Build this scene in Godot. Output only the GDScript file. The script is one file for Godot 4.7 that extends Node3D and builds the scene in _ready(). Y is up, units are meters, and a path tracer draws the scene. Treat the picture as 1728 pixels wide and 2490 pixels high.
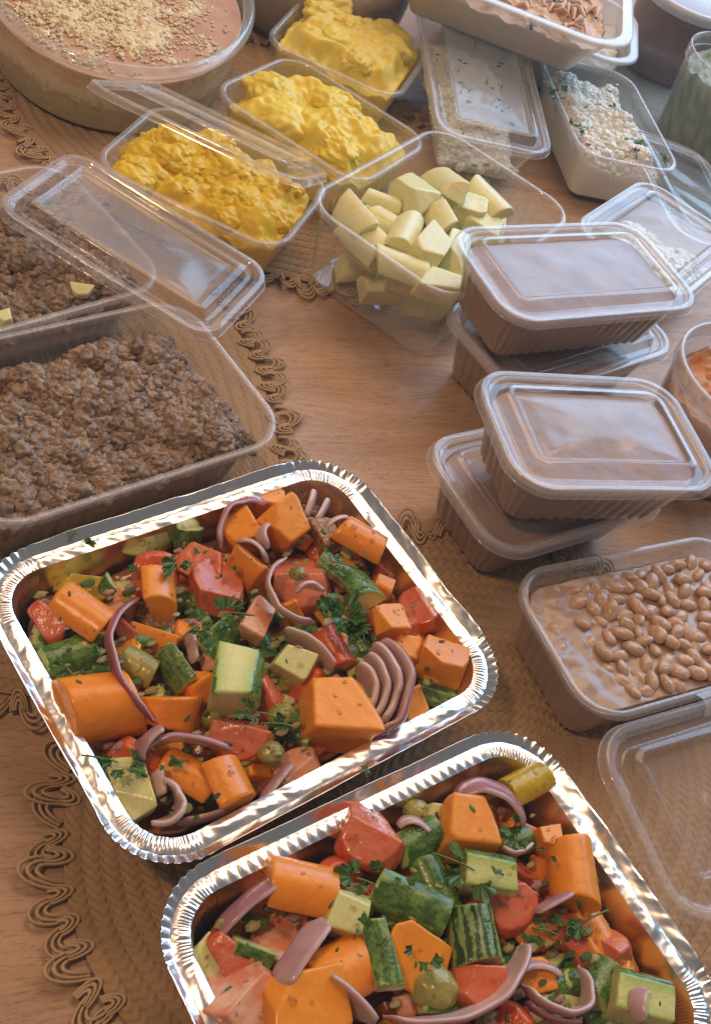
extends Node3D
# Takeaway tubs and foil trays of food on straw placemats, seen from above at an angle.

var used := {}
var rng := RandomNumberGenerator.new()
var fn := FastNoiseLite.new()
var fc := FastNoiseLite.new()
var cube_cache := {}
var M := {}
var spots := []


# ---------------------------------------------------------------- naming
func numbered(called: String) -> String:
	if not used.has(called):
		used[called] = 0
		return called
	used[called] += 1
	return "%s_%03d" % [called, used[called]]


func tag(o: Node, label := "", category := "", group := "", kind := "") -> Node:
	if label != "": o.set_meta("label", label)
	if category != "": o.set_meta("category", category)
	if group != "": o.set_meta("group", group)
	if kind != "": o.set_meta("kind", kind)
	return o


func thing(called: String, label: String, category: String, at: Vector3, turn := 0.0, group := "") -> Node3D:
	var o := Node3D.new()
	o.name = numbered(called)
	add_child(o)
	o.position = at
	o.rotation.y = turn
	tag(o, label, category, group)
	return o


func part(called: String, mesh: Mesh, mat: Material, parent: Node, kind := "") -> MeshInstance3D:
	var o := MeshInstance3D.new()
	o.name = called
	o.mesh = mesh
	o.material_override = mat
	parent.add_child(o, true)
	if kind != "": o.set_meta("kind", kind)
	return o


func single(called: String, mesh: Mesh, mat: Material, label: String, category: String, at := Vector3.ZERO, turn := 0.0, group := "", kind := "") -> MeshInstance3D:
	var o := MeshInstance3D.new()
	o.name = numbered(called)
	o.mesh = mesh
	o.material_override = mat
	add_child(o)
	o.position = at
	o.rotation.y = turn
	tag(o, label, category, group, kind)
	return o


# ---------------------------------------------------------------- mesh building
class Surf:
	var v := PackedVector3Array()
	var c := PackedColorArray()
	var uv := PackedVector2Array()
	var idx := PackedInt32Array()

	func point(p: Vector3, col := Color.WHITE) -> int:
		v.append(p)
		c.append(col)
		return v.size() - 1

	# rows x cols points were just added from index `first`; joins them with quads
	func quads(first: int, rows: int, cols: int, wrap: bool, flip := false) -> void:
		var last := cols if wrap else cols - 1
		for r in rows - 1:
			for k in last:
				var a := first + r * cols + k
				var b := first + r * cols + (k + 1) % cols
				var d := a + cols
				var e := b + cols
				if flip:
					idx.append_array([a, d, b, b, d, e])
				else:
					idx.append_array([a, b, d, b, e, d])

	func mesh() -> ArrayMesh:
		var n := PackedVector3Array()
		n.resize(v.size())
		for i in range(0, idx.size(), 3):
			var a := v[idx[i]]
			var f := (v[idx[i + 2]] - a).cross(v[idx[i + 1]] - a)
			n[idx[i]] += f
			n[idx[i + 1]] += f
			n[idx[i + 2]] += f
		for i in n.size():
			n[i] = n[i].normalized() if n[i].length_squared() > 1e-24 else Vector3.UP
		var arr := []
		arr.resize(Mesh.ARRAY_MAX)
		arr[Mesh.ARRAY_VERTEX] = v
		arr[Mesh.ARRAY_NORMAL] = n
		arr[Mesh.ARRAY_COLOR] = c
		if uv.size() == v.size():
			arr[Mesh.ARRAY_TEX_UV] = uv
		arr[Mesh.ARRAY_INDEX] = idx
		var m := ArrayMesh.new()
		m.add_surface_from_arrays(Mesh.PRIMITIVE_TRIANGLES, arr)
		return m

	func tube(path: PackedVector3Array, rad: float, sides := 6, col := Color.WHITE, taper := false) -> void:
		var first := v.size()
		var n := path.size()
		for i in n:
			var t := (path[mini(i + 1, n - 1)] - path[maxi(i - 1, 0)]).normalized()
			var side := t.cross(Vector3.UP if absf(t.y) < 0.95 else Vector3.RIGHT).normalized()
			var up := side.cross(t)
			var r := rad
			if taper: r *= 0.25 + 0.75 * sin(PI * (0.06 + 0.88 * i / float(n - 1)))
			for k in sides:
				var a := TAU * k / sides
				point(path[i] + (side * cos(a) + up * sin(a)) * r, col)
		quads(first, n, sides, true)


# a rounded rectangle: base points, outward normals and running length
func rounded_loop(hx: float, hz: float, r: float, ns: int, nc: int) -> Dictionary:
	var P := PackedVector2Array()
	var N := PackedVector2Array()
	var S := PackedFloat32Array()
	var K := PackedByteArray()
	var corners := [Vector2(hx - r, hz - r), Vector2(-hx + r, hz - r), Vector2(-hx + r, -hz + r), Vector2(hx - r, -hz + r)]
	for q in 4:
		var c: Vector2 = corners[q]
		for i in nc:
			var a := PI / 2 * (q + i / float(nc))
			var n := Vector2(cos(a), sin(a))
			P.append(c + n * r)
			N.append(n)
			K.append(1)
		var n2 := Vector2(cos(PI / 2 * (q + 1)), sin(PI / 2 * (q + 1)))
		var a1: Vector2 = c + n2 * r
		var c2: Vector2 = corners[(q + 1) % 4]
		var b1: Vector2 = c2 + n2 * r
		for i in ns:
			P.append(a1.lerp(b1, i / float(ns)))
			N.append(n2)
			K.append(0)
	var s := 0.0
	for i in P.size():
		S.append(s)
		s += P[i].distance_to(P[(i + 1) % P.size()])
	return {"P": P, "N": N, "S": S, "K": K, "len": s, "n": P.size()}


# rings along a profile; prof holds Vector3(offset outward, height, rib strength)
func shell(L: Dictionary, prof: Array, ribs := 0.0, pitch := 0.008, close_in := false, flip := false, wob := 0.0) -> Surf:
	var s := Surf.new()
	var n: int = L.n
	var periods := roundf(L.len / pitch)
	var rows := 0
	if close_in:
		var f: Vector3 = prof[0]
		for k in 8:
			var t := k / 8.0
			for i in n:
				var p: Vector2 = (L.P[i] + L.N[i] * f.x) * t
				var y := f.y
				if wob > 0.0: y += fn.get_noise_3d(p.x * 3000.0, 40.0, p.y * 3000.0) * wob * (1.0 - t * t)
				s.point(Vector3(p.x, y, p.y))
			rows += 1
	for f in prof:
		for i in n:
			var o: float = f.x
			if f.z != 0.0:
				var w := sin(TAU * periods * L.S[i] / L.len)
				o += ribs * f.z * signf(w) * pow(absf(w), 0.5)
			var p: Vector2 = L.P[i] + L.N[i] * o
			s.point(Vector3(p.x, f.y, p.y))
		rows += 1
	s.quads(0, rows, n, true, flip)
	return s


# ---------------------------------------------------------------- materials
func grain_texture() -> NoiseTexture2D:
	if M.has("grain"): return M.grain
	var t := NoiseTexture2D.new()
	t.width = 512
	t.height = 512
	t.seamless = true
	t.noise = FastNoiseLite.new()
	t.noise.seed = 17
	t.noise.frequency = 0.02
	t.noise.fractal_octaves = 4
	M.grain = t
	return t


func food(name_: String, rough := 0.35, sss := 0.0, spec := 0.5, relief := 0.0, fineness := 30.0) -> StandardMaterial3D:
	var m := StandardMaterial3D.new()
	m.resource_name = name_
	m.vertex_color_use_as_albedo = true
	m.roughness = rough
	m.metallic_specular = spec
	if relief > 0.0:
		m.heightmap_enabled = true
		m.heightmap_texture = grain_texture()
		m.heightmap_scale = relief
		m.uv1_triplanar = true
		m.uv1_scale = Vector3.ONE * fineness
	if sss > 0.0:
		m.subsurf_scatter_enabled = true
		m.subsurf_scatter_strength = sss
	return m


func flat(name_: String, lin: Color, rough := 0.5) -> StandardMaterial3D:
	var m := StandardMaterial3D.new()
	m.resource_name = name_
	m.albedo_color = lin.linear_to_srgb()
	m.roughness = rough
	return m


func clear(name_: String, lin: Color, alpha: float, rough := 0.06) -> StandardMaterial3D:
	var m := StandardMaterial3D.new()
	m.resource_name = name_
	var s := lin.linear_to_srgb()
	m.albedo_color = Color(s.r, s.g, s.b, alpha)
	m.transparency = BaseMaterial3D.TRANSPARENCY_ALPHA
	m.roughness = rough
	m.cull_mode = BaseMaterial3D.CULL_DISABLED
	return m


func wood_material() -> StandardMaterial3D:
	var w := 1536
	var h := 768
	var im := Image.create(w, h, false, Image.FORMAT_RGB8)
	var a := FastNoiseLite.new()
	a.seed = 5
	a.frequency = 1.0
	a.fractal_octaves = 3
	var b := FastNoiseLite.new()
	b.seed = 9
	b.frequency = 1.0
	b.fractal_octaves = 2
	var rough := Image.create(w, h, false, Image.FORMAT_RGB8)
	for y in h:
		for x in w:
			var warp := b.get_noise_2d(x * 0.002, y * 0.006) * 22.0
			var yy := y + warp
			var broad := a.get_noise_2d(x * 0.0012, yy * 0.018)
			var streak := a.get_noise_2d(x * 0.006 + 300.0, yy * 0.16)
			var fine := b.get_noise_2d(x * 0.03 + 70.0, yy * 0.75)
			var pore := b.get_noise_2d(x * 0.022 + 500.0, yy * 0.42)
			var t := 0.5 + 0.5 * broad + 0.30 * streak + 0.12 * fine
			var col := Color(0.36, 0.215, 0.125).lerp(Color(0.55, 0.36, 0.225), clampf(t, 0.0, 1.0))
			if pore > 0.30: col = col.lerp(Color(0.20, 0.105, 0.055), clampf((pore - 0.30) * 2.8, 0.0, 0.5))
			im.set_pixel(x, y, col.linear_to_srgb())
			var g := 0.42 + 0.2 * clampf(pore, 0.0, 1.0) - 0.1 * streak
			rough.set_pixel(x, y, Color(g, g, g))
	var m := StandardMaterial3D.new()
	m.resource_name = "wood"
	m.albedo_texture = ImageTexture.create_from_image(im)
	m.roughness = 1.0
	m.roughness_texture = ImageTexture.create_from_image(rough)
	return m


# ---------------------------------------------------------------- solid pieces of food
func cube_dirs(res: int) -> Dictionary:
	if cube_cache.has(res): return cube_cache[res]
	var pts := PackedVector3Array()
	var idx := PackedInt32Array()
	var seen := {}
	for f in 6:
		var ax := f / 2
		var sg := 1.0 if f % 2 == 0 else -1.0
		var grid := PackedInt32Array()
		for i in res + 1:
			for j in res + 1:
				var q := Vector3.ZERO
				q[ax] = sg
				q[(ax + 1) % 3] = tan((2.0 * i / res - 1.0) * PI / 4)
				q[(ax + 2) % 3] = tan((2.0 * j / res - 1.0) * PI / 4)
				var key := Vector3i((q * 10000.0).round())
				if not seen.has(key):
					seen[key] = pts.size()
					pts.append(q)
				grid.append(seen[key])
		for i in res:
			for j in res:
				var a := grid[i * (res + 1) + j]
				var b := grid[(i + 1) * (res + 1) + j]
				var c := grid[(i + 1) * (res + 1) + j + 1]
				var d := grid[i * (res + 1) + j + 1]
				if sg > 0: idx.append_array([a, c, b, a, d, c])
				else: idx.append_array([a, b, c, a, c, d])
	cube_cache[res] = {"pts": pts, "idx": idx}
	return cube_cache[res]


func nz(p: Vector3, f: float) -> float:
	return fn.get_noise_3d(p.x * f, p.y * f, p.z * f)


func tint(kind: String, zone: int, p: Vector3, sd: float, edge: float, core: float) -> Color:
	# edge: distance under the outer skin in metres; core: distance from the core over the radius
	var q := p + Vector3(sd, sd * 0.7, -sd)
	var n1 := nz(q, 9000.0)
	var n2 := nz(q, 40000.0)
	match kind:
		"carrot":
			var k := Color(0.83, 0.275, 0.022) if zone == 1 else Color(0.88, 0.325, 0.034)
			if zone == 0 and core < 0.5: k = k.lerp(Color(0.80, 0.29, 0.022), clampf((0.5 - core) * 8.0, 0.0, 0.8))
			if zone == 0 and absf(core - 0.53) < 0.05: k = k.lerp(Color(0.86, 0.40, 0.07), 0.35)
			return k * (0.93 + 0.20 * sd + 0.07 * n1 + 0.05 * n2) + Color(0.0, 0.02, 0.012) * (sd * 2.0 - 0.5)
		"zucchini":
			if zone == 1:
				var t := clampf(0.30 + 0.55 * nz(Vector3(q.x * 0.45, q.y, q.z), 26000.0) + 0.7 * nz(q, 75000.0) + 0.3 * n1, 0.0, 1.0)
				return Color(0.042, 0.115, 0.016).lerp(Color(0.22, 0.35, 0.08), t)
			var k := Color(0.64, 0.66, 0.26).lerp(Color(0.70, 0.66, 0.30), clampf(0.5 + n1, 0.0, 1.0))
			if edge < 0.0035: k = k.lerp(Color(0.30, 0.44, 0.07), clampf(1.0 - edge / 0.0035, 0.0, 0.9))
			return k * (1.0 + 0.10 * n2)
		"striped":
			if zone == 1:
				var st := sin(q.z * 1500.0 + 3.0 * nz(Vector3(q.x * 0.3, q.y, q.z), 16000.0))
				return Color(0.02, 0.055, 0.01).lerp(Color(0.20, 0.30, 0.08), smoothstep(-0.2, 0.45, st + 1.2 * n2))
			return Color(0.40, 0.36, 0.12) * (1.0 + 0.1 * n2)
		"tomato":
			if zone == 1: return Color(0.56, 0.075, 0.024).lerp(Color(0.63, 0.13, 0.036), clampf(0.5 + n1, 0.0, 1.0))
			var k := Color(0.60, 0.125, 0.050).lerp(Color(0.70, 0.27, 0.14), clampf(0.15 + sd * 0.7 + 0.45 * nz(Vector3(q.x * 0.4, q.y, q.z), 16000.0), 0.0, 1.0))
			return k * (1.0 + 0.12 * n2)
		"pale_tomato":
			return Color(0.66, 0.24, 0.12).lerp(Color(0.74, 0.42, 0.27), clampf(0.5 + n1 * 1.4, 0.0, 1.0))
		"cassava":
			var k := Color(0.80, 0.77, 0.36).lerp(Color(0.85, 0.83, 0.48), clampf(0.5 + 0.8 * n1, 0.0, 1.0))
			return k * (1.0 + 0.05 * n2)
		"pepper":
			return Color(0.46, 0.30, 0.016).lerp(Color(0.52, 0.38, 0.03), clampf(0.5 + n1, 0.0, 1.0))
		"olive":
			return Color(0.25, 0.235, 0.045).lerp(Color(0.38, 0.33, 0.09), clampf(0.5 + n1, 0.0, 1.0))
		"seeded":
			return Color(0.24, 0.115, 0.022).lerp(Color(0.52, 0.38, 0.2), clampf(n2 * 2.2, 0.0, 1.0))
		"bean":
			return Color(0.50, 0.315, 0.20).lerp(Color(0.58, 0.39, 0.26), clampf(0.5 + n1, 0.0, 1.0))
	return Color(0.5, 0.5, 0.5)


# A convex lump bounded by planes (and a cylinder or ball), with softened edges.
func lump(kind: String, shape: String, size: Vector3, seed_: int, res := 18, sharp := 24.0) -> ArrayMesh:
	rng.seed = seed_
	var L := size.x * 0.5
	var W := size.z * 0.5
	var Hh := size.y * 0.5
	var pn := PackedVector3Array()
	var ph := PackedFloat32Array()
	var pz := PackedInt32Array()
	var cyl := Vector3.ZERO
	var ball := Vector3.ZERO
	var ball_r := 0.0
	var tilt := 0.22 if kind != "cassava" else 0.55
	for s in [-1.0, 1.0]:
		pn.append(Vector3(s, rng.randf_range(-tilt, tilt), rng.randf_range(-tilt, tilt)).normalized())
		ph.append(L)
		pz.append(0)
	match shape:
		"block":
			for s in [-1.0, 1.0]:
				pn.append(Vector3(rng.randf_range(-0.1, 0.1), s, rng.randf_range(-0.13, 0.13)).normalized()); ph.append(Hh); pz.append(0)
				pn.append(Vector3(rng.randf_range(-0.1, 0.1), rng.randf_range(-0.13, 0.13), s).normalized()); ph.append(W); pz.append(0)
			for k in 3:
				var cn := Vector3(rng.randf_range(-1, 1), rng.randf_range(-0.3, 1), rng.randf_range(-1, 1)).normalized()
				pn.append(cn); ph.append((absf(cn.x) * L + absf(cn.y) * Hh + absf(cn.z) * W) * rng.randf_range(0.62, 0.86)); pz.append(0)
		"slab":  # flat sides, a rounded skin on top
			for s in [-1.0, 1.0]:
				pn.append(Vector3(rng.randf_range(-0.08, 0.08), rng.randf_range(-0.1, 0.1), s).normalized()); ph.append(W); pz.append(0)
			pn.append(Vector3(0, -1, rng.randf_range(-0.1, 0.1)).normalized()); ph.append(Hh); pz.append(0)
			var R := maxf(W * 1.25, 0.012)
			cyl = Vector3(Hh - R, 0, R)
		"half":
			pn.append(Vector3(0, -1, 0)); ph.append(W * 0.42); pz.append(0)
			cyl = Vector3(-W * 0.42, 0, W)
		"quarter":
			pn.append(Vector3(0, -1, 0)); ph.append(size.y * 0.42); pz.append(0)
			pn.append(Vector3(0, 0, -1)); ph.append(size.y * 0.42); pz.append(0)
			cyl = Vector3(-size.y * 0.42, -size.y * 0.42, size.y)
		"disc":
			cyl = Vector3(0, 0, W)
		"wedge":  # a cut of tomato: flat flesh faces that meet in a ridge, curved skin below and behind
			var r1 := rng.randf_range(0.45, 0.85)
			pn.append(Vector3(rng.randf_range(-0.25, 0.25), r1, rng.randf_range(0.5, 0.9)).normalized()); ph.append(W * rng.randf_range(0.42, 0.62)); pz.append(0)
			pn.append(Vector3(rng.randf_range(-0.25, 0.25), 1.0, -rng.randf_range(0.15, 0.6)).normalized()); ph.append(Hh * rng.randf_range(0.6, 0.85)); pz.append(0)
			pn.append(Vector3(rng.randf_range(0.5, 0.9), 0.5, rng.randf_range(-0.5, 0.5)).normalized()); ph.append(L * rng.randf_range(0.7, 0.9)); pz.append(0)
			pn.append(Vector3(0, -1, 0)); ph.append(Hh); pz.append(1)
			ball_r = maxf(L, W) * 1.25
			ball = Vector3(-0.1 * L, -0.15 * Hh, W - ball_r)
			if rng.randf() < 0.5: ball = Vector3(0.1 * L, -0.1 * Hh, ball_r - W)
		"ball":
			ball_r = 1.0
	var dd := cube_dirs(res)
	var pts: PackedVector3Array = dd.pts
	var s := Surf.new()
	var sd := rng.randf() * 0.5
	var np := pn.size()
	var ex := Vector3(L, maxf(Hh, 0.3 * L), maxf(W, 0.3 * L))
	var wob := 0.022 if kind != "tomato" else 0.07
	var mean := (L + W + Hh) / 3.0
	for q in pts:
		var d := (q * ex).normalized()
		var sum := 0.0
		var top := 0.0
		var zone := 0
		if shape == "ball":
			var e := Vector3(d.x / L, d.y / Hh, d.z / W).length()
			s.point(d / e * (1.0 + 0.10 * nz(d * 0.012 + Vector3(sd, 0, sd), 9000.0)), tint(kind, 1, d / e, sd, 0.0, 1.0))
			continue
		for k in np:
			var t := pn[k].dot(d) / ph[k]
			if t <= 0.0: continue
			if t > top:
				top = t
				zone = pz[k]
			sum += pow(t * mean, sharp)
		if cyl.z > 0.0:
			var a := d.y * d.y + d.z * d.z
			var b := d.y * cyl.x + d.z * cyl.y
			var disc := b * b + a * (cyl.z * cyl.z - cyl.x * cyl.x - cyl.y * cyl.y)
			if a > 1e-6 and disc > 0.0:
				var r := (b + sqrt(disc)) / a
				if r > 0.0:
					var t := 1.0 / r
					if t > top:
						top = t
						zone = 1
					sum += pow(t * mean, sharp)
		if ball_r > 0.0:
			var b := d.dot(ball)
			var r := b + sqrt(maxf(b * b + ball_r * ball_r - ball.length_squared(), 1e-9))
			var t := 1.0 / r
			if t > top:
				top = t
				zone = 1
			sum += pow(t * mean, sharp)
		var rr := mean * pow(sum, -1.0 / sharp)
		var p := d * rr
		p *= 1.0 + wob * nz(p + Vector3(sd, sd, 0), 5500.0) + 0.006 * nz(p + Vector3(0, sd, 0), 26000.0) + 0.004 * nz(p + Vector3(sd, 0, 0), 90000.0)
		var edge := 1.0
		var core := 1.0
		if cyl.z > 0.0:
			var rc := Vector2(p.y - cyl.x, p.z - cyl.y).length()
			edge = cyl.z - rc
			core = rc / cyl.z
		s.point(p, tint(kind, zone, p, sd, edge, core))
	s.idx = dd.idx
	return s.mesh()


func piece(called: String, label: String, category: String, group: String, kind: String, shape: String, mm: Vector3, at: Vector3, yaw: float, roll := 0.0, pitch := 0.0, seed_ := 1) -> MeshInstance3D:
	var fine: int = 26 if kind in ["zucchini", "striped", "tomato"] else (30 if mm.x > 28.0 else 22)
	var sharp := 62.0
	if kind in ["tomato", "pale_tomato", "seeded"]: sharp = 34.0
	elif kind in ["olive", "bean"]: sharp = 20.0
	elif kind == "cassava": sharp = 26.0
	var o := single(called, lump(kind, shape, mm * 0.001, seed_, fine, sharp), M[kind], label, category, at, 0.0, group)
	o.basis = Basis(Vector3.UP, deg_to_rad(yaw)) * Basis(Vector3.BACK, deg_to_rad(pitch)) * Basis(Vector3.RIGHT, deg_to_rad(roll))
	var vv: PackedVector3Array = o.mesh.surface_get_arrays(0)[Mesh.ARRAY_VERTEX]
	var nn: PackedVector3Array = o.mesh.surface_get_arrays(0)[Mesh.ARRAY_NORMAL]
	for k in 60:
		var i := rng.randi() % vv.size()
		var n := o.basis * nn[i]
		if n.y > 0.35: spots.append([o.position + o.basis * vv[i], n])
	return o


# a strip of onion: a curve through the points, flat section, purple outside
func onion_strip(pts: Array, wide: float, thick: float, up: Vector3, sd: int, purple := 1.0) -> ArrayMesh:
	var cv := Curve3D.new()
	var n := pts.size()
	for i in n:
		var t: Vector3 = (pts[mini(i + 1, n - 1)] - pts[maxi(i - 1, 0)]) * 0.27
		if i == 0 or i == n - 1: t *= 0.8
		cv.add_point(pts[i], -t, t)
	cv.bake_interval = 0.001
	var ln := cv.get_baked_length()
	var rows := maxi(14, int(ln / 0.0016))
	var s := Surf.new()
	var sec := 12
	var mid: Vector3 = Vector3.ZERO
	for p in pts: mid += p / float(n)
	for i in rows:
		var u := i / float(rows - 1)
		var p := cv.sample_baked(u * ln, true)
		var t := (cv.sample_baked(minf(u * ln + 0.001, ln), true) - cv.sample_baked(maxf(u * ln - 0.001, 0.0), true)).normalized()
		var out := t.cross(up).normalized()
		if out.dot(p - mid) < 0.0: out = -out
		var w_dir := out.cross(t).normalized()
		if w_dir.dot(up) < 0.0: w_dir = -w_dir
		var tp := clampf(sin(PI * clampf(u, 0.02, 0.98)) * 3.2, 0.22, 1.0)
		var wv := wide * 0.86 * tp * (1.0 + 0.12 * fn.get_noise_2d(u * 300.0, sd * 31.0))
		var hv := thick * 0.50 * lerpf(tp, 1.0, 0.3)
		for k in sec:
			var a := TAU * k / sec
			var ca := signf(cos(a)) * pow(absf(cos(a)), 0.55)
			var sa := signf(sin(a)) * pow(absf(sin(a)), 0.55)
			var bow := -hv * 0.8 * sa * sa
			var pos := p + w_dir * (wv * sa) + out * (hv * ca + bow)
			var g := clampf(0.5 + 0.5 * ca, 0.0, 1.0)
			var nn := fn.get_noise_2d(u * 260.0 + sd * 17.0, k * 30.0)
			var inner := Color(0.62, 0.42, 0.40).lerp(Color(0.70, 0.55, 0.50), 0.5 + nn * 0.5)
			var outer := Color(0.20, 0.035, 0.080).lerp(Color(0.34, 0.09, 0.145), clampf(0.4 + nn, 0.0, 1.0))
			var vein := 0.5 + 0.5 * sin(sa * 9.0 + 1.3 * fn.get_noise_2d(u * 200.0, sd * 7.0))
			s.point(pos, inner.lerp(outer.lerp(Color(0.44, 0.20, 0.25), 0.35 * vein), smoothstep(0.62 - 0.40 * purple, 0.98 - 0.25 * purple, g) * purple))
	s.quads(0, rows, sec, true)
	for e in [0, rows - 1]:
		var c := Vector3.ZERO
		for k in sec: c += s.v[e * sec + k] / sec
		var ci := s.point(c, Color(0.62, 0.42, 0.38))
		for k in sec:
			var a: int = e * sec + k
			var b: int = e * sec + (k + 1) % sec
			if e == 0: s.idx.append_array([ci, b, a])
			else: s.idx.append_array([ci, a, b])
	return s.mesh()


func onion(label: String, pts: Array, wide: float, thick: float, up := Vector3.UP, purple := 1.0, group := "red onion strips in the salad") -> void:
	single("onion_strip", onion_strip(pts, wide, thick, up, used.get("onion_strip", 0), purple), M.onion, label, "onion", Vector3.ZERO, 0.0, group)


# one parsley leaflet: a lobed, creased blade along +x
func leaflet(sd: int, lobes: int, ln: float, wd: float) -> ArrayMesh:
	rng.seed = sd
	var s := Surf.new()
	var n := lobes * 8 + 1
	var rows := 5
	var bend := rng.randf_range(-0.6, 0.9)
	var cup := rng.randf_range(-0.3, 0.8)
	for r in rows:
		var t := r / float(rows - 1)
		for i in n:
			var u := i / float(n - 1)
			var a := lerpf(-2.1, 2.1, u)
			var lobe := 0.62 + 0.38 * absf(cos(u * PI * lobes))
			var tooth := 1.0 + 0.10 * sin(u * lobes * 25.0)
			var rad := t * lobe * tooth * (0.62 + 0.38 * cos(a * 0.62))
			var x := ln * (0.28 + 0.72 * rad * cos(a)) * (0.15 + 0.85 * t)
			var z := wd * rad * sin(a)
			var y := ln * (bend * 0.35 * (x / ln) * (x / ln) + cup * 0.35 * (z / wd) * (z / wd)) + 0.10 * ln * sin(u * lobes * TAU) * t
			var g := clampf(0.5 + 0.6 * fn.get_noise_2d(x * 40000.0, z * 40000.0 + sd * 55.0), 0.0, 1.0)
			s.point(Vector3(x, y, z), Color(0.028, 0.088, 0.012).lerp(Color(0.085, 0.20, 0.034), g))
	s.quads(0, rows, n, false, true)
	return s.mesh()


func parsley(label: String, at: Vector3, size: float, count: int, sd: int, group := "") -> void:
	var t := thing("parsley_sprig", label, "parsley", at, 0.0, group)
	rng.seed = sd * 7 + 3
	for k in count:
		var o := part("leaf", M.leaf_mesh[(sd + k) % 5], M.parsley, t)
		var yaw := TAU * rng.randf()
		o.basis = (Basis(Vector3.UP, yaw) * Basis(Vector3.BACK, rng.randf_range(-0.35, 0.5)) * Basis(Vector3.RIGHT, rng.randf_range(-0.6, 0.6))).scaled(Vector3.ONE * size * rng.randf_range(0.35, 0.9)) * Basis.from_scale(Vector3(1.0, 1.0, rng.randf_range(0.5, 1.0)))
		o.position = Vector3(cos(yaw), rng.randf_range(0.0, 0.25), -sin(yaw)) * size * rng.randf_range(0.001, 0.006)
	if count > 3:
		var st := Surf.new()
		var yw := rng.randf() * TAU
		var dirv := Vector3(cos(yw), 0, sin(yw))
		st.tube(PackedVector3Array([Vector3.ZERO, dirv * 0.004 * size + Vector3(0, 0.001, 0), dirv * 0.009 * size, dirv * 0.014 * size - Vector3(0, 0.0015, 0)]), 0.0005, 5, Color(0.10, 0.20, 0.035))
		part("stem", st.mesh(), M.parsley, t)


func scatter(called: String, meshes: Array, mat: Material, xf: Array, cols: Array, parent: Node) -> void:
	# xf: transforms per mesh variant
	for k in meshes.size():
		if xf[k].is_empty(): continue
		var mm := MultiMesh.new()
		mm.transform_format = MultiMesh.TRANSFORM_3D
		mm.use_colors = true
		mm.mesh = meshes[k]
		mm.instance_count = xf[k].size()
		for i in xf[k].size():
			mm.set_instance_transform(i, xf[k][i])
			mm.set_instance_color(i, cols[k][i])
		var o := MultiMeshInstance3D.new()
		o.name = called
		o.multimesh = mm
		o.material_override = mat
		o.set_meta("kind", "stuff")
		parent.add_child(o, true)


func rand_basis() -> Basis:
	return Basis(Vector3(rng.randfn(), rng.randfn(), rng.randfn()).normalized(), rng.randf() * TAU)


# a knobbly crumb, radius one
func crumb(sd: int, res := 7, rugged := 0.5) -> ArrayMesh:
	var dd := cube_dirs(res)
	var s := Surf.new()
	for q in dd.pts:
		var d: Vector3 = q.normalized()
		var r := 1.0 + rugged * fn.get_noise_3d(d.x * 110.0 + sd * 37.0, d.y * 110.0, d.z * 110.0) + 0.35 * rugged * fn.get_noise_3d(d.x * 300.0 + sd * 91.0, d.y * 300.0, d.z * 300.0)
		s.point(d * r, Color.WHITE)
	s.idx = dd.idx
	return s.mesh()


# ---------------------------------------------------------------- tubs, lids, trays
func tub_loop(sx: float, sz: float, r: float, rim := 0.005) -> Dictionary:
	return rounded_loop(sx * 0.5 - rim, sz * 0.5 - rim, r, 60, 14)


func make_tub(t: Node3D, L: Dictionary, h: float, taper: float, ribs: float, rim := 0.005, wall_mat := "plastic", rim_mat := "plastic_rim") -> void:
	var prof := [Vector3(-taper - 0.006, 0.0006, 0), Vector3(-taper - 0.002, 0.0012, 0), Vector3(-taper, 0.004, 0.3)]
	for k in range(1, 9):
		var u := k / 9.0
		prof.append(Vector3(lerpf(-taper, -0.0025, u), lerpf(0.004, h - 0.008, u), minf(1.0, 4.0 * (1.0 - u))))
	prof.append_array([Vector3(-0.0022, h - 0.0085, 0), Vector3(-0.0006, h - 0.008, 0), Vector3(-0.0002, h - 0.004, 0)])
	part("wall", shell(L, prof, ribs, 0.0085, true, true).mesh(), M[wall_mat], t)
	var rp := [Vector3(-0.0002, h - 0.004, 0), Vector3(0.0, h - 0.001, 0), Vector3(0.0006, h, 0), Vector3(rim * 0.45, h + 0.0002, 0), Vector3(rim * 0.8, h, 0), Vector3(rim, h - 0.0010, 0), Vector3(rim + 0.0003, h - 0.0035, 0)]
	part("rim", shell(L, rp, 0.0, 0.01, false, true).mesh(), M[rim_mat], t)


func tub(called: String, label: String, x: float, z: float, yaw: float, sx: float, sz: float, h: float, r := 0.022, taper := 0.011, ribs := 0.0008, y := 0.005, rim := 0.005, wall_mat := "plastic", rim_mat := "plastic_rim") -> Node3D:
	var t := thing(called, label, "food container", Vector3(x, y, z), deg_to_rad(-yaw))
	make_tub(t, tub_loop(sx, sz, r, rim), h - y, taper, ribs, rim, wall_mat, rim_mat)
	return t


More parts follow.
